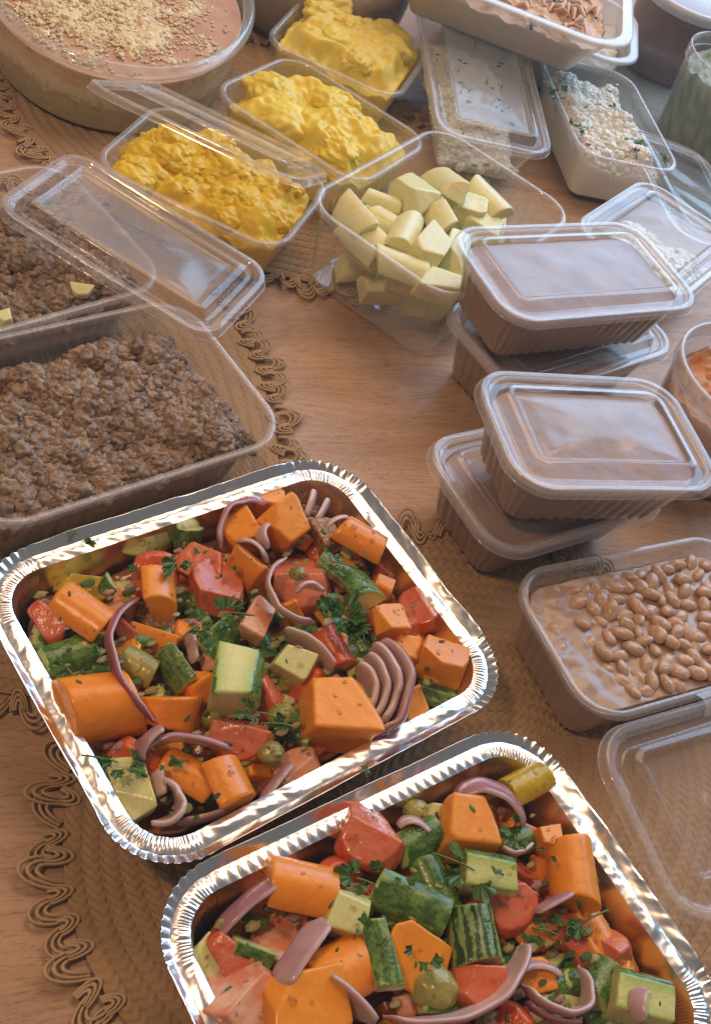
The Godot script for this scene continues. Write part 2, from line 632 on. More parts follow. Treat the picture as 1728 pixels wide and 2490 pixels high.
# a lid whose skirt hangs round y = 0; panel raised in steps
func make_lid(t: Node3D, sx: float, sz: float, r: float, up := 0.006, bulge := 0.0) -> void:
	var L := rounded_loop(sx * 0.5, sz * 0.5, r, 60, 14)
	var edge := [Vector3(0.0014, -0.0048, 0), Vector3(0.0012, -0.0045, 0), Vector3(0.0002, -0.0043, 0), Vector3(-0.0002, -0.0012, 0), Vector3(-0.0007, 0.0004, 0), Vector3(-0.0014, 0.0009, 0), Vector3(-0.0044, 0.0010, 0), Vector3(-0.0052, 0.0006, 0), Vector3(-0.0058, -0.0004, 0), Vector3(-0.0075, -0.0012, 0)]
	part("rim", shell(L, edge, 0.0, 0.01, false, true).mesh(), M.plastic_rim, t)
	var s := Surf.new()
	var prof := [Vector2(-0.0075, -0.0012), Vector2(-0.0085, -0.0022), Vector2(-0.0125, -0.0022), Vector2(-0.0140, -0.0012), Vector2(-0.0150, up - 0.0015), Vector2(-0.0162, up), Vector2(-0.0200, up + 0.0003)]
	var rows := prof.size()
	for f in prof:
		for i in L.n:
			var p: Vector2 = L.P[i] + L.N[i] * f.x
			s.point(Vector3(p.x, f.y, p.y))
	s.quads(0, rows, L.n, true, true)
	part("step", s.mesh(), M.plastic_lid, t)
	var s2 := Surf.new()
	var inner := [Vector2(-0.0200, up + 0.0003), Vector2(-0.0216, up - 0.0002), Vector2(-0.0226, up - 0.0022), Vector2(-0.024, up - 0.0026)]
	for f in inner:
		for i in L.n:
			var sh: float = maxf(-f.x, 0.0)
			var p: Vector2 = L.P[i] + L.N[i] * -minf(sh, r * 0.96)
			if sh > r * 0.96: p -= Vector2(signf(p.x) * minf(absf(p.x), sh - r * 0.96), signf(p.y) * minf(absf(p.y), sh - r * 0.96))
			s2.point(Vector3(p.x, f.y, p.y))
	var steps := 16
	var base := s2.v.size() - int(L.n)
	for k in range(1, steps + 1):
		var u := 1.0 - k / float(steps)
		for i in L.n:
			var q: Vector3 = s2.v[base + i]
			var px := q.x * u
			var pz := q.z * u
			var y := up - 0.0026 + bulge * (1.0 - u * u) + 0.0016 * (1.0 - pow(u, 4.0)) * fn.get_noise_3d(px * 1700.0 + t.position.x * 9000.0, 3.0, pz * 1700.0)
			s2.point(Vector3(px, y, pz))
	s2.quads(0, inner.size() + steps, L.n, true, true)
	part("panel", s2.mesh(), M.plastic_panel, t)


func lid(label: String, x: float, y: float, z: float, yaw: float, sx: float, sz: float, r := 0.024, up := 0.006, bulge := 0.0) -> Node3D:
	var t := thing("container_lid", label, "lid", Vector3(x, y, z), deg_to_rad(-yaw))
	make_lid(t, sx, sz, r, up, bulge)
	return t


# what fills a tub: follows its walls up to a level, with a surface given by top(x, z)
func fill_mesh(sx: float, sz: float, r: float, h: float, taper: float, ribs: float, top: Callable, color: Callable, bulk := 0.0, freq := 260.0, gap := 0.0011, rim := 0.005, round_off := 0.0) -> ArrayMesh:
	var L := tub_loop(sx, sz, r, rim)
	var s := Surf.new()
	var n: int = L.n
	var rows := 0
	var periods := roundf(L.len / 0.0085)
	var rad := 44
	for k in rad:
		var u := k / float(rad - 1)
		for i in n:
			var lv: float = top.call(L.P[i].x, L.P[i].y)
			var o := lerpf(-taper, -0.0025, clampf((lv - 0.004) / (h - 0.012), 0.0, 1.0)) - gap
			var p: Vector2 = (L.P[i] + L.N[i] * o) * u
			var y: float = top.call(p.x, p.y)
			if round_off > 0.0: y -= round_off * pow(u, 10.0)
			s.point(Vector3(p.x, y, p.y))
		rows += 1
	for k in range(1, 9):
		var u := 1.0 - k / 8.0
		for i in n:
			var q: Vector3 = s.v[(rad - 1) * n + i]
			var y := lerpf(0.0022, q.y, u)
			var o := lerpf(-taper, -0.0025, clampf((y - 0.004) / (h - 0.012), 0.0, 1.0)) - gap
			var w := sin(TAU * periods * L.S[i] / L.len)
			o += ribs * signf(w) * pow(absf(w), 0.5)
			var p: Vector2 = L.P[i] + L.N[i] * o
			s.point(Vector3(p.x, y, p.y))
		rows += 1
	s.quads(0, rows, n, true, true)
	for i in s.v.size():
		var p := s.v[i]
		if bulk > 0.0 and i < rad * n:
			var d := fc.get_noise_3d(p.x * freq, p.y * freq * 1.4, p.z * freq)
			var e := fc.get_noise_3d(p.x * freq * 2.3 + 50.0, p.y * freq * 2.0, p.z * freq * 2.3)
			p.y += bulk * (-d - 0.55) + bulk * 0.4 * (-e - 0.5)
			s.v[i] = p
		s.c[i] = color.call(p)
	return s.mesh()


func foil_tray(label: String, x: float, z: float, yaw: float, sx: float, sz: float, h: float, sd: int, dimples: bool) -> Node3D:
	var t := thing("foil_tray", label, "foil tray", Vector3(x, 0.005, z), deg_to_rad(-yaw))
	var hh := h - 0.005
	var L := rounded_loop(sx * 0.5, sz * 0.5, 0.023, 160, 110)
	var n: int = L.n
	var body := Surf.new()
	var rim := Surf.new()
	var lip := Surf.new()
	var rows := 0
	for k in 5:
		for i in n:
			var p: Vector2 = (L.P[i] - L.N[i] * 0.013) * (k / 5.0)
			body.point(Vector3(p.x, 0.0008 + 0.0004 * fn.get_noise_2d(p.x * 4000.0, p.y * 4000.0), p.y))
		rows += 1
	for k in 15:
		var u := k / 14.0
		for i in n:
			var pleat := sin(i * TAU / 5.2) * 0.0006 * sin(PI * minf(u * 1.1, 1.0)) if L.K[i] == 1 else fn.get_noise_3d(L.S[i] * 5200.0, u * 60.0, sd * 40.0) * 0.0007 * sin(PI * u)
			var p: Vector2 = L.P[i] + L.N[i] * (lerpf(-0.0125, 0.0, pow(u, 0.8)) + pleat)
			body.point(Vector3(p.x, lerpf(0.0008, hh - 0.0008, u), p.y))
		rows += 1
	body.quads(0, rows, n, true, true)
	part("tray_body", body.mesh(), M.foil, t)
	var soft := PackedFloat32Array()
	for i in n:
		var k := 0.0
		for j in range(-8, 9): k += L.K[(i + j + n) % n] / 17.0
		soft.append(k)
	for k in 11:
		var u := k / 10.0
		for i in n:
			var arch := 0.0011 * sin(PI * u)
			var w := 0.0
			var cor := soft[i]
			w += cor * (0.00036 + 0.0003 * fn.get_noise_2d(i * 4.0, sd * 29.0)) * sin(i * TAU / 4.6 + 9.0 * fn.get_noise_2d(i * 2.5, sd * 9.0)) * sin(PI * clampf(u * 1.2, 0.0, 1.0))
			w += cor * 0.00075 * fn.get_noise_3d(L.S[i] * 14000.0, u * 25.0, sd * 70.0)
			var sl := 1.0 - cor
			if dimples and i > n / 2 and i < n * 3 / 4:
				w += sl * 0.00038 * sin(L.S[i] * TAU / 0.0054) * sin(PI * u) + sl * 0.0007 * fn.get_noise_3d(L.S[i] * 3500.0, u * 20.0, 5.0) * sin(PI * u)
			else:
				w += sl * 0.0012 * fn.get_noise_3d(L.S[i] * 6500.0 + u * 45.0, u * 38.0, sd * 70.0 + 9.0) * sin(PI * clampf(u * 1.1, 0.05, 0.95))
				w += sl * 0.00022 * fn.get_noise_3d(L.S[i] * 17000.0 - u * 60.0, u * 60.0, sd * 70.0 + 90.0)
			var p: Vector2 = L.P[i] + L.N[i] * (u * 0.0084)
			rim.point(Vector3(p.x, hh - 0.0008 + arch * 0.7 + w, p.y))
	rim.quads(0, 11, n, true, true)
	part("rim", rim.mesh(), M.foil, t)
	for k in 12:
		for i in n:
			var cor := soft[i]
			var u := minf(k, 8) / 8.0
			var up := 0.0042 + 0.0008 * fn.get_noise_2d(L.S[i] * 1800.0, sd * 33.0)
			var o := 0.0084 + u * lerpf(0.0048, 0.0048, cor)
			var y := hh - 0.0008 + u * up * lerpf(1.0, 0.75, cor)
			y += (0.0011 * fn.get_noise_3d(L.S[i] * 2600.0 + u * 30.0, u * 22.0, sd * 50.0 + 5.0) + 0.0005 * fn.get_noise_3d(L.S[i] * 9000.0 - u * 50.0, u * 40.0, sd * 50.0 + 25.0)) * (1.0 - cor) * (0.3 + 0.7 * u)
			if cor > 0.02:
				y += cor * 0.0005 * sin(i * TAU / 10.0) * u
				o += cor * 0.00035 * sin(i * TAU / 10.0 + 0.9) * u
			if k > 8:
				var e := 1.0 - cor * 0.7
				o += [0.0, 0.0005, 0.0003, -0.0008][k - 8] * e
				y += [0.0, -0.0001, -0.0009, -0.0010][k - 8] * e
			var p: Vector2 = L.P[i] + L.N[i] * o
			lip.point(Vector3(p.x, y, p.y))
	lip.quads(0, 12, n, true, true)
	part("lip", lip.mesh(), M.foil_lip, t)
	return t


# ---------------------------------------------------------------- straw placemat
func placemat(label: String, cx: float, cz: float, a: float, b: float, yaw: float, step: float, kind_mat: String, trim := true) -> void:
	var t := thing("placemat", label, "placemat", Vector3(cx, 0.0, cz), -yaw)
	var w := 0.0088
	var base := Surf.new()
	for k in 2:
		for i in 96:
			var q := TAU * i / 96.0
			base.point(Vector3(cos(q) * (a - 0.004) * k, 0.0013, sin(q) * (b - 0.004) * k))
	base.quads(0, 2, 96, true, true)
	part("backing", base.mesh(), M[kind_mat], t)
	var rows := int(b / w)
	for r in rows:
		var ra := a - r * w
		var rb := b - r * w
		if rb < 0.012: break
		var per := PI * (3.0 * (ra + rb) - sqrt((3.0 * ra + rb) * (ra + 3.0 * rb)))
		var n := int(per / step)
		var s := Surf.new()
		var prof := [0.0, 0.03, 0.07, 0.12, 0.22, 0.34, 0.46, 0.54, 0.66, 0.78, 0.90, 1.0]
		var strokes := roundf(per / 0.0062)
		for f: float in prof:
			for i in n:
				var q := TAU * i / n
				var dirn := Vector2(cos(q) / ra, sin(q) / rb).normalized()
				var p := Vector2(cos(q) * ra, sin(q) * rb) - dirn * (w * f)
				var y := 0.0016 + 0.0012 * sqrt(maxf(0.0, sin(PI * clampf(f, 0.02, 0.98))))
				if f < 0.1:
					y += 0.0008 * (1.0 - absf(f - 0.05) * 20.0)
				else:
					var sl := f * 1.5 if f < 0.5 else (1.0 - f) * 1.5
					var ph := strokes * q / TAU + sl + 0.35 * fn.get_noise_2d(i * 0.9, r * 77.0)
					var fr := ph - floorf(ph)
					y += 0.0021 * (pow(sin(PI * fr), 0.6) - 0.7)
					y += 0.0004 * fn.get_noise_2d(i * 6.0, f * 60.0 + r * 91.0)
				var g := 0.5 + 0.5 * fn.get_noise_3d(p.x * 1800.0, r * 40.0, p.y * 1800.0)
				s.point(Vector3(p.x, y, p.y), Color(1, 1, 1) * lerpf(0.78, 1.15, g))
		s.quads(0, prof.size(), n, true, false)
		part("woven_row", s.mesh(), M[kind_mat], t)
	if not trim: return
	var loop := Surf.new()
	for k in 3:
		var rr := 0.0104 - k * 0.0021
		var path := PackedVector3Array()
		for i in 15:
			var q := PI * i / 14.0
			var fat := 1.0 + 0.18 * sin(q)
			path.append(Vector3(cos(q) * rr * 0.86 * fat, 0.0022 + 0.0007 * k * sin(q * 2.0) + 0.0014 * sin(q), 0.006 + sin(q) * rr * 1.55 - k * 0.0002))
		loop.tube(path, 0.00100, 5)
	for sgn in [-1.0]:
		for k in 3:
			var rr := 0.0072 - k * 0.0020
			var path := PackedVector3Array()
			for i in 11:
				var q := PI * (1.0 + i / 10.0)
				path.append(Vector3(sgn * 0.0096 + cos(q) * rr * 0.75, 0.0024 + 0.0012 * sin(-q) + 0.0005 * k, 0.0125 + sin(q) * rr * 1.5))
			loop.tube(path, 0.00100, 5)
	var lm := loop.mesh()
	var per2 := PI * (3.0 * (a + b) - sqrt((3.0 * a + b) * (a + 3.0 * b)))
	var count := int(per2 / 0.0146)
	var first: MeshInstance3D = null
	# even spacing by running length
	var seg := 720
	var acc := PackedFloat32Array([0.0])
	for i in seg:
		var p0 := Vector2(cos(TAU * i / seg) * a, sin(TAU * i / seg) * b)
		var p1 := Vector2(cos(TAU * (i + 1) / seg) * a, sin(TAU * (i + 1) / seg) * b)
		acc.append(acc[i] + p0.distance_to(p1))
	var j := 0
	for k in count:
		var want := acc[seg] * k / count
		while acc[j + 1] < want: j += 1
		var q := TAU * (j + (want - acc[j]) / (acc[j + 1] - acc[j])) / seg
		var dirn := Vector2(cos(q) / a, sin(q) / b).normalized()
		var o := part("edge_loop", lm, M[kind_mat + "_yarn"], t)
		var zax := Vector3(dirn.x, 0, dirn.y)
		o.basis = Basis(Vector3.UP.cross(zax), Vector3.UP, zax) * Basis(Vector3.UP, 0.30 * sin(k * 2.7)) * Basis(Vector3.RIGHT, -0.06 + 0.08 * sin(k * 4.1)) * Basis.from_scale(Vector3(0.78 + 0.10 * sin(k * 3.3), 1, 1.08 + 0.16 * sin(k * 1.9)))
		o.position = Vector3(cos(q) * a, 0.0, sin(q) * b) - zax * 0.005


func _ready() -> void:
	# ---- camera, light, exposure
	var cam := Camera3D.new()
	cam.name = "camera"
	cam.fov = 49.51
	cam.near = 0.02
	cam.far = 12.0
	add_child(cam)
	cam.basis = Basis(Vector3.RIGHT, deg_to_rad(-46.3)) * Basis(Vector3.BACK, deg_to_rad(24.5))
	cam.position = Vector3(0, 0.53, 0)
	cam.current = true
	var env := Environment.new()
	env.background_mode = Environment.BG_COLOR
	env.background_color = Color(0.125, 0.114, 0.108).linear_to_srgb()
	env.tonemap_mode = Environment.TONE_MAPPER_LINEAR
	env.tonemap_exposure = 1.08
	env.fog_enabled = true
	env.fog_density = 0.05
	env.fog_light_color = Color(0.80, 0.88, 0.95)
	env.sdfgi_enabled = true
	env.ssao_enabled = true
	env.ssil_enabled = true
	var we := WorldEnvironment.new()
	we.name = "world"
	we.environment = env
	add_child(we)
	area_light("window", Vector3(0.72, 1.2, -2.5), Vector3(0.1, 0.0, -0.8), Vector2(2.3, 1.4), Color(0.68, 0.84, 1.0), 5.4)
	area_light("ceiling_lamp", Vector3(-0.15, 2.05, -1.60), Vector3(-0.10, 0.0, -1.1), Vector2(1.9, 1.1), Color(1.0, 0.83, 0.68), 2.7)
	area_light("ceiling_lamp_behind", Vector3(-0.75, 1.6, 0.25), Vector3(0.05, 0.0, -0.45), Vector2(0.14, 0.14), Color(1.0, 0.80, 0.62), 1.0)

	fn.seed = 11
	fn.fractal_octaves = 2
	fc.seed = 4
	fc.noise_type = FastNoiseLite.TYPE_CELLULAR
	fc.cellular_return_type = FastNoiseLite.RETURN_DISTANCE
	fc.frequency = 1.0
	fc.fractal_type = FastNoiseLite.FRACTAL_NONE
	materials()
	table()
	containers()
	salad_a()
	salad_b()


func area_light(called: String, at: Vector3, to: Vector3, size: Vector2, col: Color, energy: float) -> void:
	var l := AreaLight3D.new()
	l.name = called
	l.area_size = size
	l.light_color = col
	l.light_energy = energy
	l.area_range = 8.0
	l.shadow_enabled = true
	add_child(l)
	l.look_at_from_position(at, to, Vector3.UP)


func materials() -> void:
	M.wood = wood_material()
	M.straw = food("straw", 0.75, 0.0, 0.3)
	M.straw.albedo_color = Color(0.43, 0.285, 0.155).linear_to_srgb()
	M.straw_yarn = flat("straw_yarn", Color(0.48, 0.335, 0.185), 0.7)
	M.teal_straw = food("teal_straw", 0.7, 0.0, 0.3)
	M.teal_straw.albedo_color = Color(0.20, 0.25, 0.25).linear_to_srgb()
	M.teal_straw_yarn = flat("teal_yarn", Color(0.2, 0.25, 0.25), 0.7)
	M.plastic = clear("clear_plastic", Color(0.8, 0.8, 0.82), 0.11, 0.05)
	M.plastic_rim = clear("clear_plastic_rim", Color(0.85, 0.86, 0.90), 0.24, 0.05)
	M.plastic_lid = clear("clear_plastic_lid", Color(0.80, 0.82, 0.86), 0.08, 0.03)
	M.plastic_panel = clear("misted_plastic", Color(0.76, 0.78, 0.82), 0.09, 0.16)
	M.plastic_panel.metallic_specular = 0.40
	M.loose_lid = clear("fogged_lid", Color(0.60, 0.62, 0.64), 0.34, 0.14)
	var mist := NoiseTexture2D.new()
	mist.width = 512
	mist.height = 512
	mist.seamless = true
	mist.noise = FastNoiseLite.new()
	mist.noise.seed = 3
	mist.noise.frequency = 0.006
	mist.noise.fractal_octaves = 5
	var ramp := Gradient.new()
	ramp.set_color(0, Color(0.25, 0.25, 0.25))
	ramp.set_color(1, Color(1, 1, 1))
	mist.color_ramp = ramp
	M.plastic_panel.roughness_texture = mist
	M.plastic_panel.uv1_triplanar = true
	M.plastic_panel.uv1_scale = Vector3.ONE * 9.0
	M.frosted = clear("frosted_plastic", Color(0.75, 0.77, 0.80), 0.38, 0.22)
	M.frosted_rim = clear("frosted_plastic_rim", Color(0.80, 0.82, 0.85), 0.62, 0.22)
	M.dark_plastic = clear("dark_plastic", Color(0.20, 0.13, 0.12), 0.72, 0.12)
	M.foil = flat("foil", Color(0.93, 0.92, 0.91), 0.27)
	M.foil.metallic = 1.0
	M.foil_lip = flat("foil_lip", Color(0.90, 0.90, 0.89), 0.2)
	M.foil_lip.metallic = 1.0
	M.glass = clear("bowl_glass", Color(0.7, 0.75, 0.7), 0.05, 0.02)
	M.misty = clear("misted_lid", Color(0.62, 0.72, 0.80), 0.42, 0.12)
	M.glass_rim = clear("glass_rim", Color(0.80, 0.84, 0.80), 0.16, 0.03)
	M.carrot = food("carrot", 0.30, 0.14, 0.5, 0.006, 26.0)
	M.zucchini = food("zucchini", 0.26, 0.08, 0.5, 0.010, 30.0)
	M.striped = M.zucchini
	M.tomato = food("tomato", 0.17, 0.12, 0.5, 0.016, 22.0)
	M.pale_tomato = M.tomato
	M.cassava = food("cassava", 0.36, 0.18, 0.5, 0.012, 20.0)
	M.pepper = food("pepper", 0.22, 0.08, 0.5, 0.02, 25.0)
	M.olive = food("olive", 0.25, 0.0, 0.5, 0.015, 30.0)
	M.seeded = food("seeded", 0.45, 0.0, 0.5, 0.06, 30.0)
	M.bean = food("bean", 0.25, 0.06)
	M.onion = food("onion", 0.20, 0.10, 0.5, 0.012, 25.0)
	M.parsley = food("parsley", 0.42)
	M.mash = food("pumpkin_mash", 0.42, 0.12, 0.5, 0.03, 14.0)
	M.mince = food("minced_meat", 0.5)
	M.mash_lump = food("pumpkin_mash_lump", 0.42, 0.08)
	M.crumb = food("cheese_crumb", 0.55)
	M.rice = food("rice", 0.45, 0.05)
	M.paste = food("bean_paste", 0.35)
	M.broth = food("bean_broth", 0.22, 0.0, 0.5, 0.012, 8.0)
	M.casserole = food("casserole", 0.5, 0.0, 0.5, 0.04, 16.0)
	M.salad_base = food("salad_base", 0.20, 0.0, 0.5, 0.03, 25.0)
	M.drop = StandardMaterial3D.new()
	M.drop.resource_name = "oil_drop"
	M.drop.albedo_color = Color(1.0, 0.97, 0.85, 0.0)
	M.drop.refraction_enabled = true
	M.drop.refraction_scale = 0.04
	M.drop.roughness = 0.02
	M.leaf_mesh = []
	for k in 5: M.leaf_mesh.append(leaflet(100 + k, [3, 3, 5, 3, 4][k], 0.0085, 0.0065))


func table() -> void:
	var s := Surf.new()
	var t := 0.028
	var hx := 1.7
	var hz := 1.45
	var ang := 0.575
	var cz := -0.85
	for lv in [[0.0, -t], [0.0, -0.003], [-0.003, 0.0]]:
		for q in [Vector2(1, 1), Vector2(-1, 1), Vector2(-1, -1), Vector2(1, -1)]:
			s.point(Vector3((hx + lv[0]) * q.x, lv[1], (hz + lv[0]) * q.y + cz))
	s.quads(0, 3, 4, true, false)
	s.idx.append_array([8, 10, 9, 8, 11, 10])
	for p in s.v:
		var q := Vector2(p.x, p.z).rotated(ang)
		s.uv.append(Vector2(q.x / 0.80 + 0.37, q.y / 0.40 + 0.21))
	var m := s.mesh()
	single("dining_table", m, M.wood, "light brown wooden table top with fine horizontal grain", "table")

	placemat("oval straw placemat under the two foil trays, its looped edge showing at left", 0.112, -0.344, 0.216, 0.169, -0.854, 0.0015, "straw")
	placemat("oval straw placemat under the tubs of minced meat at the left edge", -0.215, -0.478, 0.217, 0.156, 1.017, 0.0022, "straw")
	placemat("oval straw placemat under the tubs of yellow mash and the glass bowl", -0.215, -0.862, 0.222, 0.172, 0.0, 0.0022, "straw")
	placemat("grey teal ribbed placemat at the far end beside the white paper box", 0.19, -1.24, 0.222, 0.172, 0.2, 0.003, "teal_straw", false)


func level(h: float, bump: float, f: float) -> Callable:
	return func(x, z): return h + bump * fn.get_noise_2d(x * f, z * f)


func tone(a: Color, b: Color, f: float) -> Callable:
	return func(p): return a.lerp(b, clampf(0.5 + 0.9 * fn.get_noise_3d(p.x * f, p.y * f, p.z * f), 0.0, 1.0))


func mash(label: String, x: float, z: float, yaw: float, sx: float, sz: float, h: float, peak: float, sd: float, bulk: float, freq: float, deep: Color, light: Color, chunks: int, chunk: float) -> void:
	var t := thing("pumpkin_mash", label, "mash", Vector3(x, 0.0055, z), deg_to_rad(-yaw))
	var top := func(px, pz):
		var e := maxf(absf(px) / (sx * 0.5 - 0.013), absf(pz) / (sz * 0.5 - 0.013))
		var y: float = peak - (peak * 0.26) * smoothstep(0.72, 1.0, e + 0.10 * fn.get_noise_2d(px * 2500.0 + sd, pz * 2500.0))
		y += 0.009 * fn.get_noise_2d(px * 1500.0 + sd, pz * 1500.0 + sd) + 0.004 * fn.get_noise_2d(px * 5000.0, pz * 5000.0 + sd)
		return minf(y, h + 0.012)
	part("mash_body", fill_mesh(sx, sz, 0.022, h, 0.011, 0.0006, top, tone(deep, light, 5000.0), bulk, freq, 0.0014, 0.005, 0.004), M.mash, t)
	var shapes := [crumb(41, 16, 0.22), crumb(42, 16, 0.28), crumb(43, 16, 0.18), crumb(44, 16, 0.3)]
	var xf := [[], [], [], []]
	var cc := [[], [], [], []]
	rng.seed = int(sd) + 5
	for i in chunks:
		var px := rng.randf_range(-0.5, 0.5) * (sx - 0.040)
		var pz := rng.randf_range(-0.5, 0.5) * (sz - 0.040)
		var r := chunk * (rng.randf_range(0.55, 1.2) if i % 4 != 0 else rng.randf_range(0.25, 0.5))
		xf[i % 4].append(Transform3D(rand_basis().scaled(Vector3(r * 1.25, r * 0.8, r)), Vector3(px, top.call(px, pz) - r * 0.50, pz)))
		cc[i % 4].append(deep.lerp(light, rng.randf()) * rng.randf_range(0.95, 1.06))
	scatter("mash_lump", shapes, M.mash_lump, xf, cc, t)


func bean_tub(label: String, paste_label: String, lid_label: String, x: float, z: float, yaw: float, sx: float, sz: float, y0: float, y1: float, bulge := 0.0) -> void:
	tub("clear_tub", label, x, z, yaw, sx - 0.003, sz - 0.003, y1 - 0.0015, 0.024, 0.012, 0.0008, y0)
	var m := fill_mesh(sx - 0.003, sz - 0.003, 0.024, y1 - y0 - 0.0015, 0.012, 0.0008, level((y1 - y0) * 0.84, 0.0012, 2500.0), tone(Color(0.31, 0.185, 0.125), Color(0.385, 0.245, 0.165), 3000.0), 0.0006, 160.0)
	single("bean_paste", m, M.paste, paste_label, "beans", Vector3(x, y0 + 0.0003, z), deg_to_rad(-yaw))
	lid(lid_label, x, y1, z, yaw, sx, sz, 0.026, 0.0045, bulge)


func heap(called: String, label: String, cat: String, x: float, y: float, z: float, yaw: float, sx: float, sz: float, count: int, size: Vector2, peak: Callable, mats: Array, shapes: Array, cols: Array, base_col: Color, flatten := 1.0) -> Node3D:
	var t := thing(called, label, cat, Vector3(x, y, z), deg_to_rad(-yaw))
	t.set_meta("kind", "stuff")
	var xf := []
	var cc := []
	for k in shapes.size():
		xf.append([])
		cc.append([])
	for i in count:
		var px := rng.randf_range(-0.5, 0.5) * (sx - 0.036)
		var pz := rng.randf_range(-0.5, 0.5) * (sz - 0.036)
		var r := rng.randf_range(size.x, size.y)
		var b := rand_basis().scaled(Vector3(r, r * flatten, r))
		var py: float = peak.call(px, pz) + rng.randf_range(-0.004, 0.0015)
		var k := rng.randi() % shapes.size()
		xf[k].append(Transform3D(b, Vector3(px, py, pz)))
		var c: Color = cols[rng.randi() % cols.size()]
		cc[k].append(c * rng.randf_range(0.85, 1.12))
	scatter("crumb", shapes, mats[0], xf, cc, t)
	return t


func containers() -> void:
	rng.seed = 21
	# -- oval glass bowl with the bean and cheese bake
	var bowl := thing("glass_bowl", "large oval glass bowl of layered bake with grated cheese on top", "bowl", Vector3(-0.376, 0.004, -0.903), -1.211)
	var E1 := func(o: float, y: float, s: Surf):
		for i in 128:
			var q := TAU * i / 128.0
			s.point(Vector3(cos(q) * (0.155 + o), y, sin(q) * (0.120 + o)))
	var s := Surf.new()
	for f in [Vector2(-0.030, 0.0015), Vector2(-0.022, 0.0018), Vector2(-0.0165, 0.005), Vector2(-0.0135, 0.012), Vector2(-0.0115, 0.025), Vector2(-0.0095, 0.045), Vector2(-0.0080, 0.058)]: E1.call(f.x, f.y, s)
	s.quads(0, 7, 128, true, false)
	part("wall", s.mesh(), M.glass, bowl)
	s = Surf.new()
	for k in 13:
		var a := TAU * k / 12.0
		E1.call(-0.0055 - cos(a) * 0.0052, 0.0645 - sin(a) * 0.0062, s)
	s.quads(0, 13, 128, true, true)
	part("rim", s.mesh(), M.glass_rim, bowl)
	var fillb := Surf.new()
	var cheesy := func(x: float, z: float) -> float: return 1.15 - Vector2(x - 0.035, z - 0.012).length() / 0.085 + 0.75 * fn.get_noise_2d(x * 2400.0, z * 2400.0) + 0.35 * fn.get_noise_2d(x * 9000.0, z * 9000.0)
	for k in 70:
		var u := k / 69.0
		for i in 256:
			var q := TAU * i / 256.0
			var x := cos(q) * 0.1445 * u
			var z := sin(q) * 0.1095 * u
			var n := 0.5 + 0.9 * fn.get_noise_2d(x * 2600.0, z * 2600.0)
			var ch := smoothstep(0.42, 0.62, cheesy.call(x, z))
			var y := 0.054 + 0.0012 * fn.get_noise_2d(x * 2500.0, z * 2500.0) - 0.002 * pow(u, 6.0) + ch * (0.0022 + 0.0022 * fn.get_noise_2d(x * 14000.0, z * 14000.0))
			fillb.point(Vector3(x, y, z), Color(0.54, 0.29, 0.18).lerp(Color(0.63, 0.40, 0.27), clampf(n, 0.0, 1.0)).lerp(Color(0.80, 0.67, 0.40), ch))
	for k in range(1, 25):
		var y := 0.0535 - 0.0505 * k / 24.0
		for i in 256:
			var q := TAU * i / 256.0
			var o := lerpf(-0.0185, -0.0098, pow(y / 0.0535, 0.45))
			var n := fn.get_noise_3d(cos(q) * 420.0, y * 3200.0, sin(q) * 420.0)
			var n2 := fn.get_noise_3d(cos(q) * 1700.0, y * 16000.0, sin(q) * 1700.0)
			var yy := y + n * 0.006
			var col := Color(0.44, 0.38, 0.20).lerp(Color(0.50, 0.43, 0.25), clampf(0.5 + n2, 0.0, 1.0))
			if yy > 0.025: col = Color(0.66, 0.56, 0.34).lerp(Color(0.70, 0.64, 0.48), clampf(0.5 + 1.6 * n2, 0.0, 1.0))
			if yy > 0.021 and yy < 0.030 and n2 > 0.12: col = col.lerp(Color(0.30, 0.20, 0.10), 0.55)
			if yy > 0.040: col = Color(0.64, 0.51, 0.28).lerp(Color(0.64, 0.43, 0.24), clampf(0.5 + n * 2.0, 0.0, 1.0))
			if yy > 0.046 and n2 > 0.25: col = col.lerp(Color(0.34, 0.20, 0.10), 0.6)
			fillb.point(Vector3(cos(q) * (0.155 + o), y, sin(q) * (0.120 + o)), col)
	fillb.quads(0, 94, 256, true, true)
	single("layered_bake", fillb.mesh(), M.casserole, "layered bake with a pinkish orange top inside the oval glass bowl", "bake", Vector3(-0.376, 0.004, -0.903), -1.211)
	var ch := thing("grated_cheese", "pale yellow grated cheese strewn over the bake in the glass bowl", "cheese", Vector3(-0.376, 0.058, -0.903), -1.211)
	ch.set_meta("kind", "stuff")
	var cm := [crumb(1, 5, 0.6), crumb(2, 5, 0.6), crumb(3, 5, 0.6)]
	var xf := [[], [], []]
	var cc := [[], [], []]
	for i in 6000:
		var q := rng.randf() * TAU
		var u := sqrt(rng.randf()) * 0.95
		var p := Vector2(cos(q) * 0.1445 * u, sin(q) * 0.1095 * u)
		var dens := 1.3 - (p - Vector2(0.035, 0.012)).length() / 0.085 + 0.55 * fn.get_noise_2d(p.x * 2400.0, p.y * 2400.0)
		if rng.randf() > dens * 1.4 + 0.015: continue
		var r := rng.randf_range(0.0007, 0.0016) if rng.randf() < 0.97 else rng.randf_range(0.002, 0.0038)
		var k := rng.randi() % 3
		xf[k].append(Transform3D(rand_basis().scaled(Vector3(r, r * 0.7, r)), Vector3(p.x, rng.randf_range(0.0, 0.0036) * clampf(dens, 0.1, 1.2), p.y)))
		cc[k].append(Color(0.80, 0.68, 0.40) * rng.randf_range(0.9, 1.12))
	scatter("crumb", cm, M.crumb, xf, cc, ch)

	# -- second dish behind the bowl
	var dish := thing("glass_dish", "glass dish of greyish brown stew behind the oval bowl", "bowl", Vector3(-0.268, 0.004, -1.135))
	s = Surf.new()
	var st := Surf.new()
